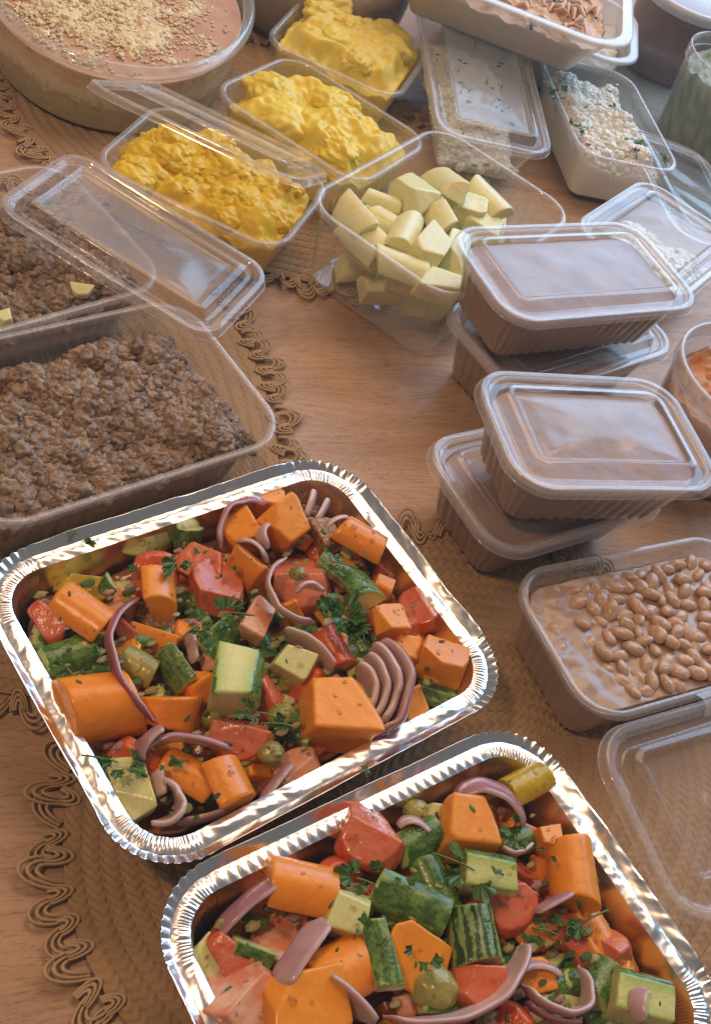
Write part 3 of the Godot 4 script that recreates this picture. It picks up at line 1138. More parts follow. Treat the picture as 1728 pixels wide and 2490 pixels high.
	for f in [Vector2(0.085, 0.001), Vector2(0.095, 0.006), Vector2(0.102, 0.030), Vector2(0.106, 0.070), Vector2(0.109, 0.074), Vector2(0.106, 0.077)]:
		for i in 80: s.point(Vector3(cos(TAU * i / 80.0) * f.x, f.y, sin(TAU * i / 80.0) * f.x))
	s.quads(0, 6, 80, true, false)
	part("wall", s.mesh(), M.glass, dish)
	for f in [Vector2(0.0, 0.062), Vector2(0.06, 0.062), Vector2(0.1035, 0.062), Vector2(0.1005, 0.03), Vector2(0.0935, 0.0065), Vector2(0.084, 0.002)]:
		for i in 80:
			var q := TAU * i / 80.0
			st.point(Vector3(cos(q) * f.x, f.y, sin(q) * f.x), Color(0.23, 0.17, 0.12).lerp(Color(0.32, 0.24, 0.17), clampf(0.5 + fn.get_noise_3d(cos(q) * 300.0, f.y * 6000.0, sin(q) * 300.0), 0.0, 1.0)))
	st.quads(0, 6, 80, true, true)
	single("stew", st.mesh(), M.casserole, "greyish brown stew inside the glass dish behind the oval bowl", "stew", Vector3(-0.268, 0.004, -1.135))

	# -- three tubs of yellow mash
	tub("clear_tub", "clear tub of chunky deep yellow mash, nearest of the three mash tubs", -0.2015, -0.7166, 1.9, 0.1547, 0.1182, 0.055)
	mash("chunky deep yellow pumpkin mash in the nearest mash tub", -0.2015, -0.7166, 1.9, 0.1547, 0.1182, 0.050, 0.050, 10.0, 0.006, 70.0, Color(0.80, 0.51, 0.014), Color(0.85, 0.60, 0.030), 42, 0.0130)
	tub("clear_tub", "clear tub of smooth yellow mash, middle of the three mash tubs", -0.1631, -0.8591, 15.3, 0.1567, 0.1211, 0.055)
	mash("smoothed yellow pumpkin mash in the middle mash tub", -0.1631, -0.8591, 15.3, 0.1567, 0.1211, 0.050, 0.053, 300.0, 0.002, 45.0, Color(0.85, 0.62, 0.035), Color(0.88, 0.69, 0.09), 12, 0.019)
	tub("clear_tub", "clear tub heaped with pale yellow mash, farthest of the mash tubs", -0.1846, -1.0041, 359.8, 0.1343, 0.1343, 0.055)
	mash("heaped pale yellow pumpkin mash in the farthest mash tub", -0.1846, -1.0041, 359.8, 0.1343, 0.1343, 0.050, 0.062, 777.0, 0.002, 45.0, Color(0.86, 0.66, 0.065), Color(0.88, 0.72, 0.17), 12, 0.020)
	# hinged lid of the nearest mash tub, standing half open
	var ml := thing("container_lid", "clear lid seen edge-on, tilted open over the nearest mash tub", "lid", Vector3(-0.1985, 0.060, -0.776))
	make_lid(ml, 0.168, 0.122, 0.024, 0.007, 0.0)
	ml.basis = Basis(Vector3.UP, deg_to_rad(-1.9)) * Basis(Vector3.RIGHT, deg_to_rad(-24.0))
	ml.position += ml.basis * Vector3(-0.012, 0, 0.058)

	# -- minced meat, two tubs and a loose lid
	tub("clear_tub", "large clear tub full of brown minced meat behind the upper foil tray", -0.1668, -0.448, 305.3, 0.2021, 0.1373, 0.055, 0.026, 0.011, 0.0008)
	tub("clear_tub", "clear tub of minced meat cut by the left edge, under the loose lid", -0.281, -0.5367, 300.9, 0.1797, 0.1449, 0.055, 0.026, 0.011, 0.0008)
	var lumps := [crumb(11, 10, 0.36), crumb(12, 10, 0.42), crumb(13, 10, 0.48), crumb(14, 10, 0.32), crumb(15, 10, 0.44)]
	var browns := [Color(0.25, 0.165, 0.105), Color(0.29, 0.195, 0.125), Color(0.22, 0.145, 0.09), Color(0.34, 0.24, 0.16)]
	var meat_top := func(x, z): return 0.034 + 0.012 * fn.get_noise_2d(x * 1500.0, z * 1500.0) + 0.003 * fn.get_noise_2d(x * 6000.0, z * 6000.0) - 0.012 * smoothstep(0.70, 1.0, maxf(absf(x) / 0.094, absf(z) / 0.061))
	heap("minced_meat", "crumbly brown minced meat filling the large clear tub", "minced meat", -0.1668, 0.0055, -0.448, 305.3, 0.2021, 0.1373, 2300, Vector2(0.0026, 0.0070), meat_top, [M.mince], lumps, browns, browns[0])
	single("minced_meat", fill_mesh(0.2021, 0.1373, 0.026, 0.05, 0.012, 0.0, func(x, z): return meat_top.call(x, z) - 0.0075, tone(browns[2], browns[0], 6000.0), 0.003, 200.0, 0.003), M.mince, "packed lower layer of minced meat in the large clear tub", "minced meat", Vector3(-0.1668, 0.0055, -0.448), deg_to_rad(-305.3))
	heap("minced_meat", "crumbly brown minced meat in the tub cut by the left edge", "minced meat", -0.281, 0.0055, -0.5367, 300.9, 0.1797, 0.1449, 1800, Vector2(0.0026, 0.0070), meat_top, [M.mince], lumps, browns, browns[0])
	single("minced_meat", fill_mesh(0.1797, 0.1449, 0.026, 0.05, 0.012, 0.0, func(x, z): return meat_top.call(x, z) - 0.0075, tone(browns[2], browns[0], 6000.0), 0.003, 200.0, 0.003), M.mince, "packed lower layer of minced meat in the tub at the left edge", "minced meat", Vector3(-0.281, 0.0055, -0.5367), deg_to_rad(-300.9))
	piece("onion_piece", "pale chopped onion piece in the minced meat near the loose lid", "onion", "", "cassava", "block", Vector3(11, 7, 8), Vector3(-0.2226, 0.0450, -0.5419), 20, 20, 10, 5)
	piece("onion_piece", "pale cube on the minced meat at the left edge", "onion", "", "cassava", "block", Vector3(10, 9, 9), Vector3(-0.2469, 0.0450, -0.4891), 50, 0, 10, 6)
	piece("onion_piece", "small pale flake on minced meat near the large tub's far corner", "onion", "", "cassava", "block", Vector3(9, 4, 7), Vector3(-0.1610, 0.0450, -0.5261), 20, 20, 10, 7)
	var ll := lid("loose clear lid with a misted panel lying across the two minced meat tubs", -0.2083, 0.064, -0.591, 5.6, 0.1675, 0.0965, 0.020, 0.006)
	ll.get_node("panel").material_override = M.loose_lid
	ll.basis = Basis(Vector3.UP, deg_to_rad(-5.6)) * Basis(Vector3.BACK, deg_to_rad(-5.0))

	# -- cassava
	tub("clear_tub", "deep clear tub of pale yellow boiled cassava chunks", -0.0337, -0.7755, 287.2, 0.2024, 0.1453, 0.075, 0.026, 0.009, 0.0010)
	piece("cassava_chunk", "pale cassava chunk at the left corner of its tub", "cassava", "boiled cassava chunks", "cassava", "quarter", Vector3(35.3, 18.5, 25.2), Vector3(-0.0922, 0.0650, -0.7208), -38.8, 10, 0, 40)
	piece("cassava_chunk", "white cassava cube at the far left of the tub", "cassava", "boiled cassava chunks", "cassava", "half", Vector3(25.2, 16.8, 16.8), Vector3(-0.0823, 0.0670, -0.7578), 8.4, 0, 0, 41)
	piece("cassava_chunk", "cassava chunk with a dark speck at the tub's far left", "cassava", "boiled cassava chunks", "cassava", "block", Vector3(37, 20.2, 25.2), Vector3(-0.0622, 0.0710, -0.7746), -40.8, -15, 10, 42)
	piece("cassava_chunk", "tallest cassava wedge pointing up at the far side", "cassava", "boiled cassava chunks", "cassava", "quarter", Vector3(42, 18.5, 28.6), Vector3(-0.0434, 0.0750, -0.8058), -57.6, -20, 20, 43)
	piece("cassava_chunk", "cassava chunk leaning on the right wall of the tub", "cassava", "boiled cassava chunks", "cassava", "half", Vector3(37, 16.8, 28.6), Vector3(-0.0069, 0.0690, -0.8186), -36.0, 10, 0, 44)
	piece("cassava_chunk", "broad cassava chunk under the tallest wedge", "cassava", "boiled cassava chunks", "cassava", "block", Vector3(31.9, 18.5, 21.8), Vector3(-0.0220, 0.0650, -0.7985), 8.6, 0, 0, 45)
	piece("cassava_chunk", "small cassava block in the middle of the tub", "cassava", "boiled cassava chunks", "cassava", "quarter", Vector3(25.2, 16.8, 20.2), Vector3(-0.0359, 0.0710, -0.7624), -52.1, 0, 0, 46)
	piece("cassava_chunk", "cassava stick standing in the middle of the heap", "cassava", "boiled cassava chunks", "cassava", "half", Vector3(37, 16.8, 21.8), Vector3(-0.0526, 0.0730, -0.7205), 92.2, 10, 0, 47)
	piece("cassava_chunk", "cassava chunk with a black speck near the front", "cassava", "boiled cassava chunks", "cassava", "block", Vector3(35.3, 16.8, 23.5), Vector3(-0.0309, 0.0730, -0.7146), 82.7, 10, 0, 48)
	piece("cassava_chunk", "cassava chunk half under the misted lid's edge", "cassava", "boiled cassava chunks", "cassava", "quarter", Vector3(35.3, 20.2, 25.2), Vector3(-0.0133, 0.0650, -0.7355), 95.9, 0, 0, 49)
	piece("cassava_chunk", "flat cassava chunk along the near wall", "cassava", "boiled cassava chunks", "cassava", "half", Vector3(38.6, 18.5, 25.2), Vector3(-0.0430, 0.0670, -0.6891), 7.9, 5, 0, 50)
	piece("cassava_chunk", "rounded cassava chunk in the near corner", "cassava", "boiled cassava chunks", "cassava", "block", Vector3(30.2, 16.8, 21.8), Vector3(-0.0134, 0.0650, -0.6882), 24.4, 0, 0, 51)
	piece("cassava_chunk", "cassava chunk sunk at the left wall", "cassava", "boiled cassava chunks", "cassava", "quarter", Vector3(33.6, 20.2, 25.2), Vector3(-0.0776, 0.0590, -0.7102), -32.3, 0, 0, 52)
	piece("cassava_chunk", "cassava chunk between the stick and the left corner", "cassava", "boiled cassava chunks", "cassava", "half", Vector3(30.2, 16.8, 21.8), Vector3(-0.0694, 0.0630, -0.7384), -9.8, 20, 0, 53)
	piece("cassava_chunk", "cassava chunk sunk at the right of the tub", "cassava", "boiled cassava chunks", "cassava", "block", Vector3(33.6, 20.2, 25.2), Vector3(-0.0031, 0.0590, -0.7953), -10.3, 0, 0, 54)
	rng.seed = 8
	var cb := Basis(Vector3.UP, deg_to_rad(-287.2))
	for k in 16:
		var u := k / 16.0 * TAU
		var q := Vector3(cos(u) * 0.066, 0.018 if k % 2 == 0 else 0.038, sin(u) * 0.042)
		piece("cassava_chunk", "cassava chunk of the lower layer seen through the tub's wall", "cassava", "lower layer of cassava chunks", "cassava", ["half", "block", "quarter"][k % 3], Vector3(34, 22, 26), Vector3(-0.0337, 0.0055, -0.7755) + cb * q, rng.randf() * 360.0, rng.randf_range(-30, 30), rng.randf_range(-15, 15), 400 + k)
	# -- rice
	tub("clear_tub", "clear tub of white rice with herbs, lid folded open beside it", 0.0614, -1.0865, 333.9, 0.1105, 0.1831, 0.06, 0.024, 0.013, 0.0006)
	rice("white rice flecked with chopped green herbs in the open tub", 0.0614, -1.0865, 333.9, 0.1105, 0.1831, 0.049)
	parsley("dark green leaf at the far left corner of the open rice", Vector3(0.0135, 0.0580, -1.0787), 1.6, 5, 70)
	parsley("green leaf in the middle of the left side of the open rice", Vector3(0.0423, 0.0580, -1.0293), 1.2, 4, 71)
	parsley("green leaf near the near end of the open rice", Vector3(0.0986, 0.0560, -1.0484), 1.5, 5, 72)
	parsley("dark leaf at the near right corner of the open rice", Vector3(0.1218, 0.0500, -1.0577), 1.7, 5, 73)
	parsley("small leaf at the right side of the open rice", Vector3(0.0704, 0.0580, -1.1046), 0.9, 3, 74)
	var lean := Basis(Vector3.UP, deg_to_rad(-335.5)) * Basis(Vector3.RIGHT, deg_to_rad(7.0))
	var foot := Vector3(-0.0651, 0.005, -1.0363) + Basis(Vector3.UP, deg_to_rad(-335.5)) * Vector3(0, 0, 0.085)
	var rt := tub("clear_tub", "closed ribbed clear tub of herb rice standing between mash and open rice", -0.0651, -1.0363, 335.5, 0.1115, 0.2012, 0.0535, 0.024, 0.013, 0.0012)
	var rr := rice("white herb rice inside the closed ribbed tub", -0.0651, -1.0363, 335.5, 0.1115, 0.2012, 0.022)
	var rc := lid("closed clear lid reflecting the window on the herb rice tub", -0.0651, 0.057, -1.0363, 335.5, 0.1145, 0.2042, 0.024, 0.006, 0.0006)
	rc.get_node("panel").material_override = M.misty
	var sp := Surf.new()
	for k in 26:
		var px := rng.randf_range(-0.030, 0.030)
		var pz := rng.randf_range(-0.072, 0.072)
		var an := rng.randf() * TAU
		var dv := Vector3(cos(an), 0, sin(an)) * rng.randf_range(0.001, 0.0035)
		var pp := Vector3(px, 0.0046, pz)
		sp.tube(PackedVector3Array([pp - dv, pp + Vector3(-dv.z, 0, dv.x) * 0.35, pp + dv]), 0.00045, 5, Color(0.04, 0.06, 0.02), true)
	part("herb_fleck", sp.mesh(), M.parsley, rc, "stuff")
	for o: Node3D in [rt, rr, rc]:
		var h := o.position.y - 0.005
		o.basis = lean
		o.position = foot + lean * Vector3(0, h, -0.085)
	var rl := lid("clear lid folded open beside the rice tub, partly hidden by the cup", 0.165, 0.045, -1.035, 333.9, 0.110, 0.183, 0.024, 0.006)
	rl.basis = Basis(Vector3.UP, deg_to_rad(-333.9)) * Basis(Vector3.BACK, deg_to_rad(-8.0))

	# -- bean paste tubs in two stacks
	bean_tub("lower ribbed tub of brown beans in the stack beside the cassava", "brown mashed beans filling the lower tub beside the cassava", "clear lid under the upper ribbed tub beside the cassava", 0.0858, -0.7187, 306.5, 0.179, 0.102, 0.001, 0.055)
	bean_tub("upper ribbed tub of brown beans in the stack beside the cassava", "brown mashed beans filling the upper tub of the cassava side stack", "misted clear lid topping the stack beside the cassava", 0.0727, -0.7122, 316.6, 0.1787, 0.1016, 0.059, 0.110)
	bean_tub("lower tub of brown beans in the stack nearest the open beans", "brown mashed beans filling the lower tub of the nearest stack", "clear lid under the top tub in the stack nearest the open beans", 0.1056, -0.5568, 312.1, 0.155, 0.100, 0.005, 0.055)
	bean_tub("top tub of brown beans in the stack nearest the open beans", "brown mashed beans filling the top tub of the nearest stack", "domed clear lid with a bright curved reflection, topping the nearest stack", 0.1155, -0.55, 327.8, 0.1477, 0.0993, 0.059, 0.110, 0.0035)

	# -- open tub of beans in broth, lid hinged open
	var open_tub := tub("clear_tub", "open clear tub of whole brown beans in thick broth", 0.1972, -0.4795, 317.8, 0.178, 0.1066, 0.055, 0.024, 0.011, 0.0006)
	var broth := fill_mesh(0.178, 0.1066, 0.024, 0.05, 0.011, 0.0006, level(0.0405, 0.0012, 4200.0), tone(Color(0.37, 0.245, 0.165), Color(0.44, 0.31, 0.22), 2600.0), 0.0008, 90.0)
	single("bean_broth", broth, M.broth, "glossy thick brown broth around the beans in the open tub", "broth", Vector3(0.1972, 0.0052, -0.4795), deg_to_rad(-317.8))
	rng.seed = 77
	var bean_meshes := []
	for k in 6: bean_meshes.append(lump("bean", "ball", Vector3(0.0142, 0.0074, 0.0094) * rng.randf_range(0.82, 1.22), 50 + k, 9))
	var bb := Basis(Vector3.UP, deg_to_rad(-317.8))
	var placed := []
	var tries := 0
	while placed.size() < 125 and tries < 4000:
		tries += 1
		var q := Vector2(rng.randf_range(-0.074, 0.074), rng.randf_range(-0.040, 0.040))
		var heaped := 1.0 - (q - Vector2(0.016, 0.004)).length() / 0.072
		if rng.randf() > 0.16 + maxf(heaped, 0.0) * 1.6: continue
		var clash := false
		for o in placed:
			if o.distance_to(q) < 0.0080: clash = true
		if clash: continue
		placed.append(q)
		var pos := Vector3(0.1972, 0.0052, -0.4795) + bb * Vector3(q.x, 0.0390 + 0.0030 * clampf(heaped * 2.0, 0.0, 1.0) + rng.randf_range(-0.002, 0.0015) * (1.0 if heaped > 0 else 0.6) - (0.0024 if heaped < 0.0 else 0.0), q.y)
		var o := single("brown_bean", bean_meshes[rng.randi() % 6], M.bean, "cooked brown bean lying in the broth of the open tub", "bean", pos, 0.0, "cooked beans in the open tub")
		o.basis = Basis(Vector3.UP, rng.randf() * TAU) * Basis(Vector3.BACK, rng.randf_range(-0.5, 0.5)) * Basis(Vector3.RIGHT, rng.randf_range(-0.9, 0.9))
	var ol := lid("clear lid hinged open in front of the open bean tub", 0.269, 0.044, -0.397, 317.8, 0.178, 0.110, 0.026, 0.006)
	ol.basis = Basis(Vector3.UP, deg_to_rad(-317.8)) * Basis(Vector3.RIGHT, deg_to_rad(7.0))
	var hinge := Surf.new()
	for k in 2:
		for f in [Vector3(-0.012, 0.0542, 0.0), Vector3(-0.010, 0.0550, 0.004), Vector3(-0.0095, 0.0535, 0.009), Vector3(-0.012, 0.0495, 0.013)]:
			hinge.point(Vector3(f.x * (1 if k == 0 else -1), f.y - 0.004, f.z + 0.051))
	hinge.quads(0, 2, 4, false)
	part("hinge", hinge.mesh(), M.plastic_rim, open_tub)

	# -- right edge: lidded tub, orange cup, green cup
	tub("clear_tub", "closed clear tub of pale food behind the cassava side stack, bright reflections", 0.143, -0.909, 290.5, 0.147, 0.112, 0.054, 0.024, 0.012, 0.0008)
	rice("pale white food inside the closed tub behind the stack", 0.143, -0.909, 290.5, 0.147, 0.112, 0.030)
	lid("crinkled clear lid with bright reflections behind the cassava side stack", 0.143, 0.057, -0.909, 290.5, 0.15, 0.115, 0.026, 0.004, 0.001)
	cup("frosted round tub of orange shredded carrot at the right edge", "orange shredded carrot in the frosted round tub", Vector3(0.2252, 0.0850, -0.7137), 0.060, 0.085, Color(0.62, 0.22, 0.04), Color(0.55, 0.30, 0.12), 0.058)
	cup("tall round clear tub of chopped green peppers beside the rice", "chopped green and grey peppers in the tall round clear tub", Vector3(0.1753, 0.1000, -1.2279), 0.062, 0.10, Color(0.16, 0.22, 0.10), Color(0.36, 0.38, 0.29), 0.080, "plastic", "plastic_rim")

	# -- far right: big frosted tubs, dark tub, paper box
	var far_turn := 352.1
	var fb := thing("frosted_tub", "wide frosted tub of pale potato pieces under the shredded chicken tub", "food container", Vector3(-0.0449, 0.004, -1.2449), deg_to_rad(-far_turn))
	make_tub(fb, tub_loop(0.225, 0.165, 0.035, 0.010), 0.066, 0.016, 0.0, 0.010, "frosted", "frosted_rim")
	single("potato_filling", fill_mesh(0.225, 0.165, 0.035, 0.066, 0.016, 0.0, level(0.048, 0.006, 2500.0), tone(Color(0.52, 0.42, 0.27), Color(0.68, 0.60, 0.40), 5000.0), 0.006, 60.0, 0.002, 0.010), M.casserole, "pale potato pieces behind the frosted wall of the wide lower tub", "potatoes", Vector3(-0.0449, 0.0045, -1.2449), deg_to_rad(-far_turn))
	var ft := thing("frosted_tub", "big frosted tub of shredded chicken stacked at the far edge", "food container", Vector3(-0.0771, 0.077, -1.1187), deg_to_rad(-far_turn))
	make_tub(ft, tub_loop(0.25, 0.18, 0.040, 0.012), 0.054, 0.030, 0.0, 0.012, "frosted", "frosted_rim")
	single("shredded_chicken", fill_mesh(0.25, 0.18, 0.040, 0.054, 0.030, 0.0, level(0.036, 0.004, 2500.0), tone(Color(0.66, 0.44, 0.28), Color(0.74, 0.55, 0.40), 5000.0), 0.006, 90.0, 0.002, 0.012), M.casserole, "orange shredded chicken in the big frosted tub", "chicken", Vector3(-0.0771, 0.0775, -1.1187), deg_to_rad(-far_turn))
	rng.seed = 31
	var shred := Node3D.new()
	shred = thing("chicken_shreds", "pale and dark strands lying on the shredded chicken", "chicken", Vector3(-0.0771, 0.0775, -1.1187), deg_to_rad(-far_turn))
	shred.set_meta("kind", "stuff")
	var ss := Surf.new()
	for i in 80:
		var p := Vector3(rng.randf_range(-0.09, 0.095), 0.039, rng.randf_range(-0.06, 0.065))
		var d := Vector3(rng.randfn(), 0.0, rng.randfn()).normalized() * rng.randf_range(0.006, 0.014)
		ss.tube(PackedVector3Array([p - d, p + Vector3(0, 0.004, 0), p + d]), rng.randf_range(0.0016, 0.0040), 6, [Color(0.66, 0.45, 0.30), Color(0.60, 0.33, 0.17), Color(0.12, 0.08, 0.04)][0 if i % 9 > 3 else (1 if i % 9 > 0 else 2)], true)
	part("strand", ss.mesh(), M.casserole, shred, "stuff")
	dark_tub()
	var box := Surf.new()
	for lv in [[0.0, 0.002], [0.0, 0.070], [-0.003, 0.073]]:
		for q in [Vector2(1, 1), Vector2(-1, 1), Vector2(-1, -1), Vector2(1, -1)]:
			box.point(Vector3((0.075 + lv[0]) * q.x, lv[1], (0.055 + lv[0]) * q.y))
	box.quads(0, 3, 4, true, false)
	box.idx.append_array([8, 10, 9, 8, 11, 10])
	var flatbox := box.mesh()
	single("paper_box", flatbox, flat("white_card", Color(0.72, 0.74, 0.78), 0.6), "plain white paper box in the far right corner", "box", Vector3(0.185, 0.0, -1.60), 0.5)


func rice(label: String, x: float, z: float, yaw: float, sx: float, sz: float, peak: float) -> Node3D:
	var t := thing("rice", label, "rice", Vector3(x, 0.0055, z), deg_to_rad(-yaw))
	t.set_meta("kind", "stuff")
	rng.seed = int(absf(x) * 10000.0)
	var top := func(px, pz):
		return peak + 0.012 * fn.get_noise_2d(px * 1500.0 + x * 9000.0, pz * 1500.0) + 0.004 * fn.get_noise_2d(px * 5200.0, pz * 5200.0 + x * 900.0) - 0.014 * smoothstep(0.60 + 0.25 * fn.get_noise_2d(px * 1900.0, pz * 1900.0), 1.05, maxf(absf(px + 0.007) / (sx * 0.5 - 0.012), absf(pz) / (sz * 0.5 - 0.012)))
	part("rice_bed", fill_mesh(sx, sz, 0.024, 0.055, 0.013, 0.0, func(px, pz): return top.call(px, pz) - 0.0008, tone(Color(0.80, 0.79, 0.70), Color(0.85, 0.84, 0.76), 6000.0), 0.0015, 170.0, 0.0015), M.rice, t, "stuff")
	var grain := crumb(31, 5, 0.15)
	var blob := crumb(32, 8, 0.34)
	var fleck := crumb(33, 4, 0.6)
	var xf := [[], [], []]
	var cc := [[], [], []]
	for i in 3600:
		var px := rng.randf_range(-0.5, 0.5) * (sx - 0.032)
		var pz := rng.randf_range(-0.5, 0.5) * (sz - 0.032)
		var y: float = top.call(px, pz)
		if i % 60 == 0:
			xf[2].append(Transform3D(rand_basis().scaled(Vector3(0.0019, 0.0004, 0.0009) * rng.randf_range(0.6, 1.5)), Vector3(px, y + 0.0020, pz)))
			cc[2].append(Color(0.05, 0.09, 0.02))
		elif i % 3 == 0:
			var r := rng.randf_range(0.0022, 0.0048)
			xf[1].append(Transform3D(rand_basis().scaled(Vector3(r, r, r)), Vector3(px, y - 0.001, pz)))
			cc[1].append(Color(0.83, 0.82, 0.73) * rng.randf_range(0.92, 1.05))
		else:
			xf[0].append(Transform3D(rand_basis().scaled(Vector3(0.0030, 0.0012, 0.0012)), Vector3(px, y + rng.randf_range(-0.002, 0.0014), pz)))
			cc[0].append(Color(0.85, 0.84, 0.76) * rng.randf_range(0.92, 1.05))
	scatter("grain", [grain, blob, fleck], M.rice, xf, cc, t)
	return t


func cup(label: String, filling: String, at: Vector3, rad: float, h: float, c1: Color, c2: Color, lv: float, wall_mat := "frosted", rim_mat := "frosted_rim") -> void:
	var y0 := 0.004
	var p := Vector3(at.x, y0, at.z)
	var t := thing("round_tub", label, "food container", p)
	var s := Surf.new()
	var n := 72
	for f in [Vector2(0.70, 0.0), Vector2(0.80, 0.002), Vector2(0.84, 0.008), Vector2(0.955, h - 0.014)]:
		for i in n: s.point(Vector3(cos(TAU * i / n) * f.x * rad, f.y, sin(TAU * i / n) * f.x * rad))
	s.quads(0, 4, n, true, false)
	part("wall", s.mesh(), M[wall_mat], t)
	s = Surf.new()
	for f in [Vector2(0.955, h - 0.014), Vector2(1.0, h - 0.013), Vector2(1.0, h - 0.002), Vector2(0.99, h), Vector2(0.95, h), Vector2(0.94, h - 0.004)]:
		for i in n: s.point(Vector3(cos(TAU * i / n) * f.x * rad, f.y, sin(TAU * i / n) * f.x * rad))
	s.quads(0, 6, n, true, false)
	part("rim", s.mesh(), M[rim_mat], t)
	var fl := Surf.new()
	for k in 26:
		var u := k / 25.0
		for i in n:
			var q := TAU * i / n
			var r := rad * 0.90 * u
			var x := cos(q) * r
			var z := sin(q) * r
			var y := lv + 0.005 * fn.get_noise_2d(x * 4000.0, z * 4000.0) + 0.006 * (-fc.get_noise_2d(x * 150.0, z * 150.0) - 0.5)
			fl.point(Vector3(x, y, z), c1.lerp(c2, clampf(0.5 + 1.4 * fn.get_noise_2d(x * 9000.0, z * 9000.0), 0.0, 1.0)))
	for k in range(1, 9):
		var y := lerpf(lv, 0.003, k / 8.0)
		for i in n:
			var q := TAU * i / n
			var r := rad * lerpf(0.80, 0.905, y / lv)
			fl.point(Vector3(cos(q) * r, y, sin(q) * r), c1.lerp(c2, clampf(0.5 + 1.4 * fn.get_noise_3d(cos(q) * 500.0, y * 9000.0, sin(q) * 500.0), 0.0, 1.0)))
	fl.quads(0, 34, n, true, true)
	single("tub_filling", fl.mesh(), M.casserole, filling, "food", p + Vector3(0, 0.0005, 0))


func dark_tub() -> void:
	var t := thing("dark_tub", "dark brown round tub with a grey lid behind the shredded chicken", "food container", Vector3(0.105, 0.004, -1.385))
	var s := Surf.new()
	for f in [Vector2(0.0, 0.001), Vector2(0.046, 0.001), Vector2(0.050, 0.004), Vector2(0.058, 0.085)]:
		for i in 72: s.point(Vector3(cos(TAU * i / 72.0) * f.x, f.y, sin(TAU * i / 72.0) * f.x))
	s.quads(0, 4, 72, true, true)
	part("wall", s.mesh(), M.dark_plastic, t)
	s = Surf.new()
	for f in [Vector2(0.0595, 0.080), Vector2(0.061, 0.086), Vector2(0.060, 0.091), Vector2(0.054, 0.092), Vector2(0.052, 0.089), Vector2(0.0, 0.089)]:
		for i in 72: s.point(Vector3(cos(TAU * i / 72.0) * f.x, f.y, sin(TAU * i / 72.0) * f.x))
	s.quads(0, 6, 72, true, false)
	part("lid", s.mesh(), M.frosted_rim, t)
	var p := Surf.new()
	for f in [Vector2(0.0, 0.0035), Vector2(0.068, 0.0035), Vector2(0.074, 0.006), Vector2(0.080, 0.013), Vector2(0.0815, 0.0135), Vector2(0.076, 0.005), Vector2(0.068, 0.002), Vector2(0.0, 0.002)]:
		for i in 72: p.point(Vector3(cos(TAU * i / 72.0) * f.x, f.y - 0.002, sin(TAU * i / 72.0) * f.x))
	p.quads(0, 8, 72, true, true)


